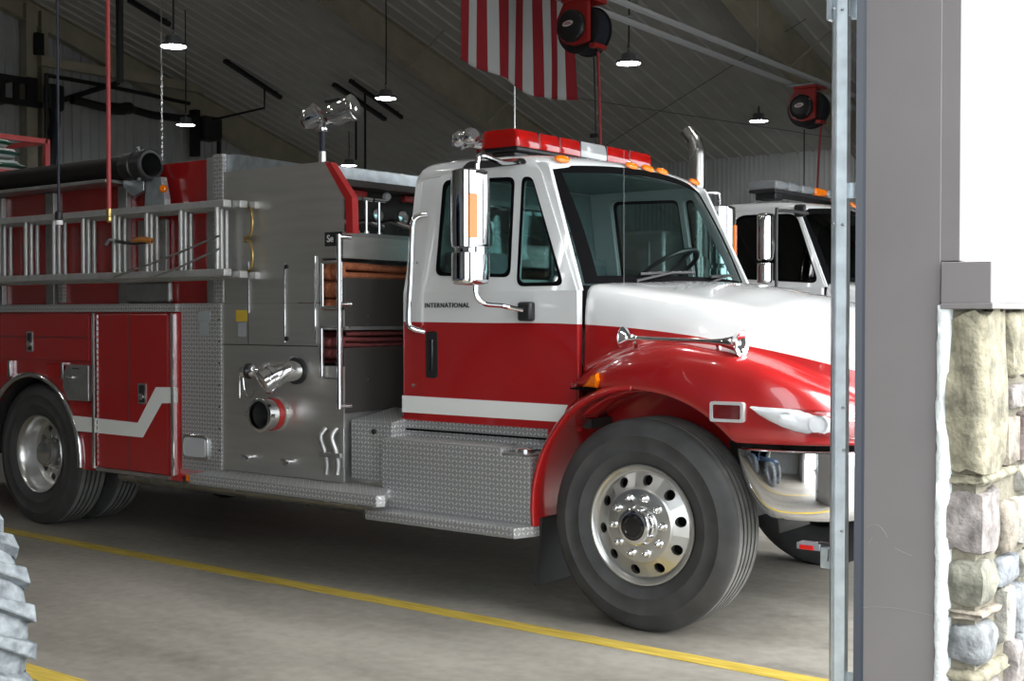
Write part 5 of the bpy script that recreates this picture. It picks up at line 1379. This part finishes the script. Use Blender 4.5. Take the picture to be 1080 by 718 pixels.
# clear light bar on truck two
lx1 = at(818, 200, y=5.1).x + .02; lx0 = lx1 - .30; z0 = 2.69; z1 = 2.775
bb = MB().box(lx0 + .02, lx1 - .02, OY + .35, OY + mir(.35), z0 - .02, z0 + .01).build('light_bar', M['blk'], t2, bevel=.006)
for k in range(6):
    a = OY + .33 + k * .28; MB().box(lx0, lx1, a + .004, a + .276, z0 + .01, z1).build('lens_section', M['smokelens'] if k not in (3,) else M['amber'], bb, bevel=.02)
    MB().lathe([(.04, 0), (.03, .03), (0, .035)], (lx1 - .03, a + .14, z0 + .05), (-1, 0, 0), 14, cap=False).build('lamp_reflector', M['chrome'], bb)
for y in (.5, 1.84): MB().box(lx0 + .05, lx1 - .05, OY + y - .08, OY + y + .08, 2.61, z0 - .01).build('mounting_foot', M['blk'], bb, bevel=.01)
for y in (.95, 1.15, 1.35):
    w = (y - YC) / .9; MB().lathe([(.05, 0), (.045, .02), (0, .03)], (-.735 + OX, OY + y, 2.485 + OZ), (.5, 0, .8), 16).build('marker_lamp', M['amber'], t2)
# exhaust stack with turned out tip
sx = at(733, 165, y=4.95); sy = 4.95
top = at(727, 139, y=sy)
r_ = .072
cx_ = at(735.5, 175, y=sy).x
pth = smooth_path([(cx_, sy, 1.0), (cx_, sy, 2.4), (cx_, sy, at(736, 168, y=sy).z), (cx_ - .004, sy, at(736, 160, y=sy).z), (cx_ - .025, sy, at(735, 151, y=sy).z), (cx_ - .06, sy - .005, at(732, 145, y=sy).z), (cx_ - .115, sy - .01, top.z + .015)], 6)
MB().tube(pth, r_, 24, cap=False).build('exhaust_stack', M['exh'], t2, smooth=60, solid=.004, label='tall steel exhaust stack with curved tip')
MB().cyl((cx_, sy, .8), (cx_, sy, 2.1), .10, n=24).build('stack_shield', M['exh'], t2)
b = MB().box(-7.7, OX - 1.98, OY + .0, OY + W2, .95, 2.35); b.build('truck_body', M['satin'], t2, bevel=.03)
for k in range(4): MB().box(-7.55 + k * 1.2, -6.45 + k * 1.2, OY - .012, OY, 1.05, 2.25).build('compartment_door', M['satin'], t2, bevel=.006)
MB().box(-2.65, -2.4, OY + .1, OY + mir(.1), .62, .96).build('body_step', M['plate'], t2)

# ------------------------------------------------------------------ high bay lamps
lamps = [(183, 48, 'round high bay lamp hanging near the black drop pole'), (196, 131, 'round high bay lamp hanging in front of the gable wall'), (407, 103, 'round high bay lamp hanging by the roof frame above the flood lights'),
         (663, 66, 'round high bay lamp hanging beside the red hose of the reel by the flag'), (800, 127, 'round high bay lamp hanging beside the far hose reel'), (368, 174, 'round high bay lamp hanging low behind the gauge deck')]
spots = [(at(u, v, z=4.8 if v > 170 else 5.0), lab) for u, v, lab in lamps]
# the same grid goes on over the two near bays, above the top of the picture
for x, y, lab in ((-1.2, .5, 'round high bay lamp above the hood of the red engine'), (-5.8, .5, 'round high bay lamp above the rear wheels of the red engine'), (-10.3, .5, 'round high bay lamp behind the tail of the red engine'),
                  (-1.2, 4.9, 'round high bay lamp between the red engine and the white truck'), (-1.2, -3.9, 'round high bay lamp above the tractor wheel'), (-5.8, -3.9, 'round high bay lamp above the middle of the bay with the tractor wheel'), (-10.3, -3.9, 'round high bay lamp above the back of the bay with the tractor wheel')):
    spots.append((Vector((x, y, 5.0)), lab))
for c, lab in spots:
    t = thing('high_bay_lamp', c, lab, 'lamp', 'high bay lamps')
    MB().lathe([(.165, -.012), (.150, -.016), (.0, -.016)], c, (0, 0, 1), 32, cap=False).build('diffuser', M['lampw'], t)
    MB().lathe([(.150, -.010), (.175, -.018), (.178, .0), (.170, .02), (.12, .035), (.10, .04), (.10, .10), (.085, .12), (.03, .13), (.012, .14), (.012, .18)], c, (0, 0, 1), 32, cap=False).build('housing', M['lampbody'], t, smooth=40)
    hz_ = zc(c.y) - .04
    ring = [c + Vector((math.cos(a) * .03, 0, .205 + math.sin(a) * .03)) for a in [2 * PI * i / 12 for i in range(12)]]
    MB().tube(ring, .006, 6, closed=True).build('hook', M['dullchrome'], t)
    MB().tube([c + Vector((0, 0, .2)), Vector((c.x + .01, c.y, (c.z + hz_) / 2)), Vector((c.x, c.y, hz_))], .011, 6).build('suspension_cable', M['blk'], t)
    ld = bpy.data.lights.new('lamp_light', 'AREA'); ld.shape = 'DISK'; ld.size = .28; ld.energy = LAMP_W; ld.color = (1, .985, .95)
    lo = bpy.data.objects.new('lamp_light', ld); COL.objects.link(lo); lo.parent = t; lo.location = (0, 0, -.03)
# ------------------------------------------------------------------ reel rail and the two hose reels
xr, zr_ = -4.5, 5.03
def zrl(y): return 5.03 - .022 * (y - 5.8)
rl = thing('strut_rail', (xr, 9.0, 4.95), 'pair of galvanised strut rails carrying the hose reels', 'rail')
pa0, pa1 = at(655, 0, x=xr), at(846, 84, x=xr)
for dx in (-.20, .20):
    b = MB(); y0, y1 = 1.5, 16.9
    for (ax0, ax1, az0, az1) in ((-.03, .03, .018, .022), (-.03, -.026, -.03, .022), (.026, .03, -.03, .022)):
        cxr, czr = xr + dx + (ax0 + ax1) / 2, (az0 + az1) / 2
        b.bar((cxr, y0, zrl(y0) + czr), (cxr, y1, zrl(y1) + czr), ax1 - ax0, az1 - az0)
    b.build('strut', M['strut'], rl, smooth=0)
for y in (4.2, 7.2, 10.2, 12.9, 15.5):
    MB().box(xr - .18, xr + .18, y - .03, y + .03, zrl(y) + .024, zrl(y) + .032).build('cross_plate', M['galv'], rl, smooth=0)
    MB().cyl((xr, y, zrl(y) + .028), (xr, y, zc(y) - .03), .008, n=8).build('hanger_rod', M['dullchrome'], rl)
def reel(c, label, hose_end, cord_end):
    """c: middle of the drum; spindle along y, disc cover towards -y"""
    t = thing('hose_reel', (c.x, c.y, c.z - .27), label, 'hose reel', 'ceiling hose reels')
    D = (0, 1, 0)
    MB().lathe([(.26, .09), (.272, .095), (.272, .11), (.22, .115), (.22, .33), (.272, .335), (.272, .35), (.26, .355)], c, D, 40).build('drum', M['blk'], t, smooth=35)
    MB().lathe([(.248, .12), (.256, .14), (.248, .17), (.256, .20), (.248, .23), (.256, .26), (.248, .29), (.256, .32)], c, D, 40, cap=False).build('hose_wraps', M['bluecord'], t, smooth=60)
    MB().lathe([(.0, -.085), (.10, -.085), (.155, -.078), (.172, -.06), (.175, -.04), (.175, .0)], c, D, 36, cap=False).build('cover', M['blk'], t, smooth=40)
    o = [(math.cos(a) * .195, math.sin(a) * .195) for a in [2 * PI * i / 28 for i in range(28)]]
    fr = [(-.10, .28), (-.20, .10), (-.20, -.05), (-.13, -.16), (0, -.205), (.12, -.19), (.20, -.17), (.20, .28)]
    MB().sheet(rpoly(fr, .03), [], lambda a, q, d: (c.x + a, c.y - .02 + d, c.z + q), .06).build('frame_plate', M['redm'], t, smooth=0, bevel=.004)
    MB().box(c.x - .12, c.x + .24, c.y - .06, c.y + .30, c.z + .26, c.z + .30).build('mount_plate', M['redm'], t, bevel=.004)
    MB().box(c.x - .20, c.x + .20, c.y - .06, c.y + .40, c.z + .301, c.z + .325).build('base_plate', M['galv'], t, bevel=.003)
    MB().box(c.x + .18, c.x + .26, c.y + .04, c.y + .26, c.z - .24, c.z - .19).build('guide_arm', M['redm'], t, bevel=.006)
    # oval maker's badge with red bars
    ov = [(math.cos(a) * .068, math.sin(a) * .030) for a in [2 * PI * i / 24 for i in range(24)]]
    bd = MB().sheet(ov, [], lambda a, q, d: (c.x + a - .01, c.y - .090 + d, c.z + q + .02 + a * .12), .006).build('badge', M['whitetext'], t, smooth=0)
    for dz, w in ((.008, .035), (-.006, .042)):
        MB().box(c.x - .01 - w, c.x - .01 + w, c.y - .0915, c.y - .089, c.z + .017 + dz, c.z + .025 + dz).build('badge_mark', M['redm'], bd, smooth=0)
    for a in (.6, 1.8, 3.0, 4.2, 5.4):
        MB().lathe([(.008, 0), (.007, .006), (0, .007)], c + Vector((math.cos(a) * .165, -.062, math.sin(a) * .165)), (0, -1, 0), 8).build('bolt', M['dullchrome'], t)
    hx = Vector((c.x + .22, c.y + .15, c.z - .22))
    MB().lathe([(.03, 0), (.035, -.03), (.02, -.05)], hx, (0, 0, 1), 14).build('hose_stop', M['blk'], t)
    return t, hx
c1 = at(606, 22, x=xr) ; c1 = Vector((xr - .02, c1.y, zrl(c1.y) - .368))
t_, hx = reel(c1, 'red framed hose reel hanging in front of the flag', None, None)
def hang_line(name, label, cat, p0, p1, r, m, n=8, swing=.02, parts=None):
    t = thing(name, p1, label, cat)
    P = [p0.lerp(p1, i / 8) + Vector((swing * math.sin(i / 8 * PI), 0, 0)) for i in range(9)]
    MB().tube(P, r, n).build('line', M[m], t, smooth=60)
    return t
hang_line('air_hose', 'red air hose dropping from the reel in front of the flag', 'hose', hx - Vector((0, 0, .055)), Vector((hx.x + .03, hx.y, 2.42)), .017, 'redhose')
q = Vector((hx.x - .12, hx.y + .1, hx.z - .06))
t = hang_line('power_cord', 'black cord with clip dropping from the reel in front of the flag', 'cord', q, Vector((q.x + .02, q.y, 2.42)), .009, 'blk')
k = q.lerp(Vector((q.x + .02, q.y, 2.42)), .44); MB().box(k.x - .05, k.x + .05, k.y - .02, k.y + .02, k.z - .025, k.z + .02).build('cord_stop', M['blk'], t, bevel=.006)
c2 = at(846, 112, x=xr); c2 = Vector((xr, c2.y, zrl(c2.y) - .368))
t_, hx = reel(c2, 'red framed hose reel hanging at the far end of the strut rail', None, None)
hang_line('air_hose', 'dark red air hose dropping from the far reel', 'hose', hx - Vector((0, 0, .055)), Vector((hx.x - .05, hx.y, 2.2)), .016, 'redhose', swing=-.03)
q = Vector((hx.x - .30, hx.y + .1, hx.z - .06)); hang_line('power_cord', 'black cord dropping from the far reel', 'cord', q, Vector((q.x, q.y, 2.2)), .010, 'blk', swing=0)

# ------------------------------------------------------------------ flag under the roof frame
fx_ = -5.42
yl, yr = at(484, 60, x=fx_).y, at(606, 104, x=fx_).y
def zbot(t): return interp(t, [0, .1, .38, .62, .80, 1.0], [at(484, 63, x=fx_).z, at(496, 68, x=fx_).z, at(530, 83, x=fx_).z, at(563, 102, x=fx_).z, at(585, 105, x=fx_).z, at(606, 105, x=fx_).z])
b = MB(); nx, nz = 26 * 2, 40; secs = []
for j in range(nz + 1):
    s = j / nz; r = []
    for i in range(nx + 1):
        t = i / nx; y = yl + (yr - yl) * t; zt_ = zc(y) - .62 - .05; z = zt_ + (zbot(t) - zt_) * s
        amp = .012 + .022 * s
        pin = 0
        if t > .55: pin = .05 * math.sin((t - .55) / .45 * PI) * math.sin(s * PI * 1.02) ** 2
        r.append((fx_ + amp * math.sin(t * 17 + s * 2.2) + .006 * math.sin(t * 41), y - pin * (1 if t > .75 else .5) + (.05 * max(0, t - .8) * 5 * max(0, s - .75) * 4 if t > .8 else 0), z))
    secs.append(r)
b.loft(secs, kf=lambda j, i: 0 if (i // 4) % 2 == 0 else 1)
b.build('flag', [M['flagred'], M['flagwhite']], smooth=70, solid=.003, fixn=False, label='red and white striped flag hanging under the roof frame', cat='flag')

# ------------------------------------------------------------------ hoses and cords hanging beside the engine
def drop(u0, v1, y, ztop): 
    p = at(u0, v1, y=y); return Vector((p.x, p.y, ztop)), p
p0, p1 = drop(115, 220, -.9, 7.0)
t = hang_line('air_hose', 'red air hose with brass end hanging in front of the ladders', 'hose', p0, p1, .0135, 'redhose', 10, .0)
MB().lathe([(.016, 0), (.018, -.02), (.014, -.045), (.018, -.05), (.018, -.07), (.010, -.08)], p1, (0, 0, 1), 12).build('hose_end', M['brass'], t)
p0, p1 = drop(62, 222, -.9, 7.0)
t = hang_line('power_cord', 'dark blue cord with white plug hanging in front of the ladders', 'cord', p0, p1, .0085, 'bluecord', 8, .0)
MB().lathe([(.01, .0), (.022, -.01), (.024, -.05), (.02, -.06)], p1, (0, 0, 1), 12).build('plug_boot', M['blk'], t)
MB().lathe([(.024, -.06), (.024, -.085), (.01, -.09)], p1, (0, 0, 1), 12).build('plug', M['whitetext'], t)
# chain beyond the hose bed
p1 = at(171, 165, y=3.0); p0 = Vector((p1.x, p1.y, zc(3.0) - .1)); 
t = thing('hanging_chain', Vector((p1.x, p1.y, p1.z - .3)), 'thin metal chain hanging behind the suction hose', 'chain')
MB().tube([p1 - Vector((0, 0, .3)), p0], .006, 6).build('wire', M['dullchrome'], t)
lm = None
for i in range(26):
    z = p1.z - .3 + i * .045; a = i % 2 * PI / 2
    ring = [Vector((p1.x + math.cos(q) * .010 * math.cos(a), p1.y + math.cos(q) * .010 * math.sin(a), z + math.sin(q) * .026)) for q in [2 * PI * k / 10 for k in range(10)]]
    MB().tube(ring, .004, 5, closed=True).build('link', M['dullchrome'], t)
# black drop pole with foot from the ceiling
p1 = at(126.5, 87, x=-9.0); MB().box(p1.x - .03, p1.x + .03, p1.y - .03, p1.y + .03, p1.z, zc(p1.y) - .03).build('drop_pole', M['blackm'], smooth=0, label='black square pole dropping from the ceiling near the back', cat='pole')
# black ceiling strips with drops
def strip(u0, v0, u1, v1, w, label, drops=()):
    a, c = on_ceiling(u0, v0, .10), on_ceiling(u1, v1, .10)
    t = thing('ceiling_strip', (a + c) / 2 - Vector((0, 0, .05)), label, 'strip', 'black strips under the ceiling')
    MB().bar(a, c, w, .07).build('channel', M['blackm'], t, smooth=0)
    for k in (.08, .92): MB().cyl(a.lerp(c, k), a.lerp(c, k) + Vector((0, 0, .08)), .012, n=6).build('hanger', M['blackm'], t)
    for tt, L, dx in drops:
        q = a.lerp(c, tt); 
        MB().tube([q, q - Vector((0, 0, L))] + ([q - Vector((dx, dx * .2, L + .15))] if dx else []), .022, 8).build('drop', M['blackm'], t)
strip(237, 64, 296, 103, .09, 'black ceiling strip with an angled drop pipe above the stainless pump house', ((.70, .42, 1.3),))
strip(352, 89, 406, 126, .09, 'black ceiling strip with a long drop behind the flood lights', ((.42, 1.2, 0),))
strip(369, 85, 424, 124, .06, 'slim black ceiling strip with a thin drop beside the hanging lamp', ((.28, 1.7, 0),))
strip(136, 0, 179, 26, .09, 'black ceiling strip above the lamp near the drop pole')

# ------------------------------------------------------------------ things on the gable wall
gx = -18.1
# dark ladder shaped rack
a0, a1 = at(-40, 74, x=gx), at(37, 87, x=gx); c0 = at(-40, 100, x=gx); c1_ = at(52, 113, x=gx)
rk = thing('wall_rack', (gx, a0.y, c0.z), 'black ladder shaped rack fixed high on the gable wall', 'rack')
MB().bar(a0, a1, .08, .11).build('top_rail', M['blackm'], rk, smooth=0); MB().bar(c0, at(44, 111, x=gx), .08, .11).build('bottom_rail', M['blackm'], rk, smooth=0)
for u in (-30, 2, 17, 33):
    MB().bar(at(u, 82, x=gx), at(u, 108, x=gx), .09, .09 if u != 33 else .2, (0, 1, 0)).build('upright', M['blackm'], rk, smooth=0)
for u, v in ((10, 84), (10, 106)):
    p = at(u, v, x=gx); MB().box(XB, gx, p.y - .04, p.y + .04, p.z - .04, p.z + .04).build('standoff', M['blackm'], rk, smooth=0)
# exhaust hose on its boom
ex = thing('exhaust_hose', at(120, 112, x=gx), 'black exhaust extraction hose slung on a boom along the gable wall', 'hose')
pts = [at(u, v, x=gx + .1) for u, v in ((76, 105), (85, 107), (100, 111), (115, 114), (128, 115), (135, 114), (145, 117), (160, 121), (175, 123), (192, 125), (205, 124))]
MB().tube(smooth_path(pts, 4), [.085] * 12 + [.12] * 10 + [.08] * 19, 12).build('hose_run', M['blackm'], ex, smooth=60)
MB().tube([at(64, 106, x=gx), at(125, 87, x=gx)], .05, 8).build('boom', M['blackm'], ex)
MB().tube([at(48, 79, x=gx), at(110, 90, x=gx), at(200, 109, x=gx)], .04, 6).build('cable', M['blackm'], ex)
MB().tube([at(49, 79, x=gx + .2), at(49, 160, x=gx + .2)], .04, 6).build('pipe', M['blackm'], ex)
p = at(57, 103, x=gx); MB().box(gx - .1, gx + .1, p.y - .18, p.y + .18, p.z - .25, p.z + .25).build('blower', M['blackm'], ex, bevel=.06)
MB().tube(smooth_path([at(57, 110, x=gx), at(58, 130, x=gx), at(54, 165, x=gx), at(54, 200, x=gx)], 5), .10, 10).build('down_pipe', M['bluecord'], ex)
p = at(41, 47, x=gx); MB().box(gx - .05, gx + .05, p.y - .08, p.y + .08, at(41, 58, x=gx).z, at(41, 35, x=gx).z).build('wall_box', M['blackm'], smooth=0, label='small black box high on the gable wall', cat='box')
t = thing('exhaust_blower', at(217, 140, x=gx), 'dark exhaust blower unit at the right end of the gable wall', 'blower')
p0, p1 = at(208, 122, x=gx), at(228, 150, x=gx)
MB().box(gx - .2, gx + .25, p0.y, p1.y, p1.z, p0.z).build('housing', M['chassis'], t, bevel=.08)
MB().box(gx - .1, gx + .1, at(203, 120, x=gx).y, at(208, 120, x=gx).y, at(205, 165, x=gx).z, at(205, 116, x=gx).z).build('frame', M['blackm'], t, smooth=0)
MB().cyl(at(231, 128, x=gx), at(231, 165, x=gx), .05, n=8).build('pipe', M['blackm'], t)

# ------------------------------------------------------------------ tractor in the camera bay; only a front tyre is seen, the rest is added to block door light
TYC = -3.78
tw = thing('tractor', (-2.2, TYC, 0), 'tractor with dusty grey lug tyres standing beside the yellow line', 'tractor')
M['trac'] = mat('tractor_paint', (.05, .09, .16), .35, coat=.4)
def lug_wheel(TR, TX, TY0, Wt, NL, rr, side):
    """upright lug tyre; lugs are bars swept from the middle to the shoulder"""
    TY1 = TY0 + Wt; c = Vector((TX, TY0, TR)); k = TR / .475
    ty = MB().lathe([(rr, .03), (rr + .03, .01), (TR - .145 * k, -.012), (TR - .075 * k, .0), (TR - .055, .02), (TR - .038, .06), (TR - .034, Wt / 2), (TR - .038, Wt - .06), (TR - .055, Wt - .02), (TR - .075 * k, Wt), (TR - .145 * k, Wt + .012), (rr + .03, Wt - .01), (rr, Wt - .03)], c, (0, 1, 0), 64, cap=False, closed=True).build('tyre', M['dustyre'], tw, smooth=40)
    for j in range(NL):
        for sgn in (-1, 1):
            th0 = 2 * PI * (j + (.5 if sgn < 0 else 0)) / NL + .05; rows = []
            for t, ro, ri, hw in ((-.08, TR, TR - .04, .030), (.3, TR, TR - .04, .034), (.75, TR - .002, TR - .045, .042), (.96, TR - .006, TR - .06, .048), (1.04, TR - .055, TR - .085, .046)):
                y = TY0 + Wt / 2 + sgn * t * Wt / 2; th = th0 - t * .17 / k; h2 = hw * k / TR * .62
                rows.append([(th - h2 - .014, ri, y), (th - h2, ro, y), (th + h2, ro, y), (th + h2 + .014, ri, y)])
            pts = [[(TX + r * math.cos(a), y, TR + r * math.sin(a)) for a, r, y in row] for row in rows]
            b = MB().loft(pts); b.add(pts[0], [(0, 1, 2, 3)]); b.add(pts[-1], [(3, 2, 1, 0)])
            b.build('lug', M['dustyre'], ty, smooth=20, bevel=.007 if side > 0 else 0)
    for s_ in (1, -1):
        MB().lathe([(rr + .005, .03), (rr + .015, .015), (rr + .005, .02), (rr - .02, .06), (rr - .03, .13), (.05, .14), (.05, .11), (0, .11)], c if s_ > 0 else c + Vector((0, Wt, 0)), (0, s_, 0), 32, cap=False).build('rim', M['lampbody'], ty)
lug_wheel(.475, -1.075, -3.27, .34, 22, .22, 1); lug_wheel(.475, -1.075, 2 * TYC + 3.27 - .34, .34, 22, .22, 0)
lug_wheel(.72, -3.15, TYC + .52, .42, 24, .36, 0); lug_wheel(.72, -3.15, TYC - .94, .42, 24, .36, 0)
MB().cyl((-1.075, TYC - .6, .475), (-1.075, TYC + .6, .475), .06, n=12).build('front_axle', M['chassis'], tw)
MB().cyl((-3.15, TYC - .6, .72), (-3.15, TYC + .6, .72), .12, n=12).build('rear_axle', M['chassis'], tw)
MB().box(-3.3, -.75, TYC - .22, TYC + .22, .48, .85).build('transmission', M['chassis'], tw, bevel=.03)
hd_ = [[(x, TYC + a * w, z0 + (z1 - z0) * q) for a, q in ((-1, 0), (-1, .75), (-.8, .97), (0, 1.0), (.8, .97), (1, .75), (1, 0))] for x, w, z0, z1 in ((-2.35, .40, .80, 1.45), (-1.5, .37, .80, 1.38), (-.85, .33, .80, 1.27), (-.66, .28, .82, 1.15))]
MB().loft(hd_).build('hood', M['trac'], tw, smooth=50, solid=.01)
MB().box(-.70, -.64, TYC - .27, TYC + .27, .84, 1.13).build('grille', M['blk'], tw, bevel=.01)
for y in (-.16, .16): MB().lathe([(.06, 0), (.06, .02), (0, .025)], (-.645, TYC + y, 1.03), (1, 0, 0), 16).build('headlight', M['clearlens'], tw)
for s_ in (-1, 1):
    MB().loft([[(-3.15 + .80 * math.cos(math.radians(a)), TYC + s_ * y, .72 + .80 * math.sin(math.radians(a))) for y in (.50, .98)] for a in range(10, 171, 16)]).build('rear_fender', M['trac'], tw, smooth=50, solid=.015)
for x in (-2.3, -3.65):
    for s_ in (-1, 1): MB().bar((x, TYC + s_ * .62, .85), (x + (.12 if x > -3 else 0), TYC + s_ * .58, 2.45), .07, .07).build('cab_post', M['trac'], tw, smooth=0)
MB().box(-3.75, -2.1, TYC - .68, TYC + .68, 2.45, 2.55).build('cab_roof', M['trac'], tw, bevel=.04)
MB().box(-3.6, -2.3, TYC - .62, TYC + .62, .85, 1.05).build('cab_floor', M['trac'], tw, bevel=.02)
for s_ in (-1, 1): MB().box(-3.6, -2.25, TYC + s_ * .60 - .004, TYC + s_ * .60 + .004, 1.05, 2.45).build('cab_window', M['glassdark'], tw, smooth=0)
MB().box(-3.35, -2.95, TYC - .25, TYC + .25, 1.05, 1.2).build('seat', M['seatm'], tw, bevel=.04)
MB().box(-3.45, -3.33, TYC - .24, TYC + .24, 1.15, 1.65).build('seat_back', M['seatm'], tw, bevel=.04)
cs = Vector((-2.62, TYC, 1.45)); axs = Vector((-.5, 0, .86)).normalized(); e1s = Vector((0, 1, 0)); e2s = axs.cross(e1s)
MB().tube([cs + (e1s * math.cos(2 * PI * i / 24) + e2s * math.sin(2 * PI * i / 24)) * .19 for i in range(24)], .014, 8, closed=True).build('steering_wheel', M['blk'], tw)
MB().cyl(cs, cs - axs * .45, .03, n=10).build('steering_column', M['blk'], tw)
MB().cyl((-1.4, TYC + .25, 1.3), (-1.4, TYC + .25, 2.1), .03, n=10).build('exhaust_pipe', M['exh'], tw)
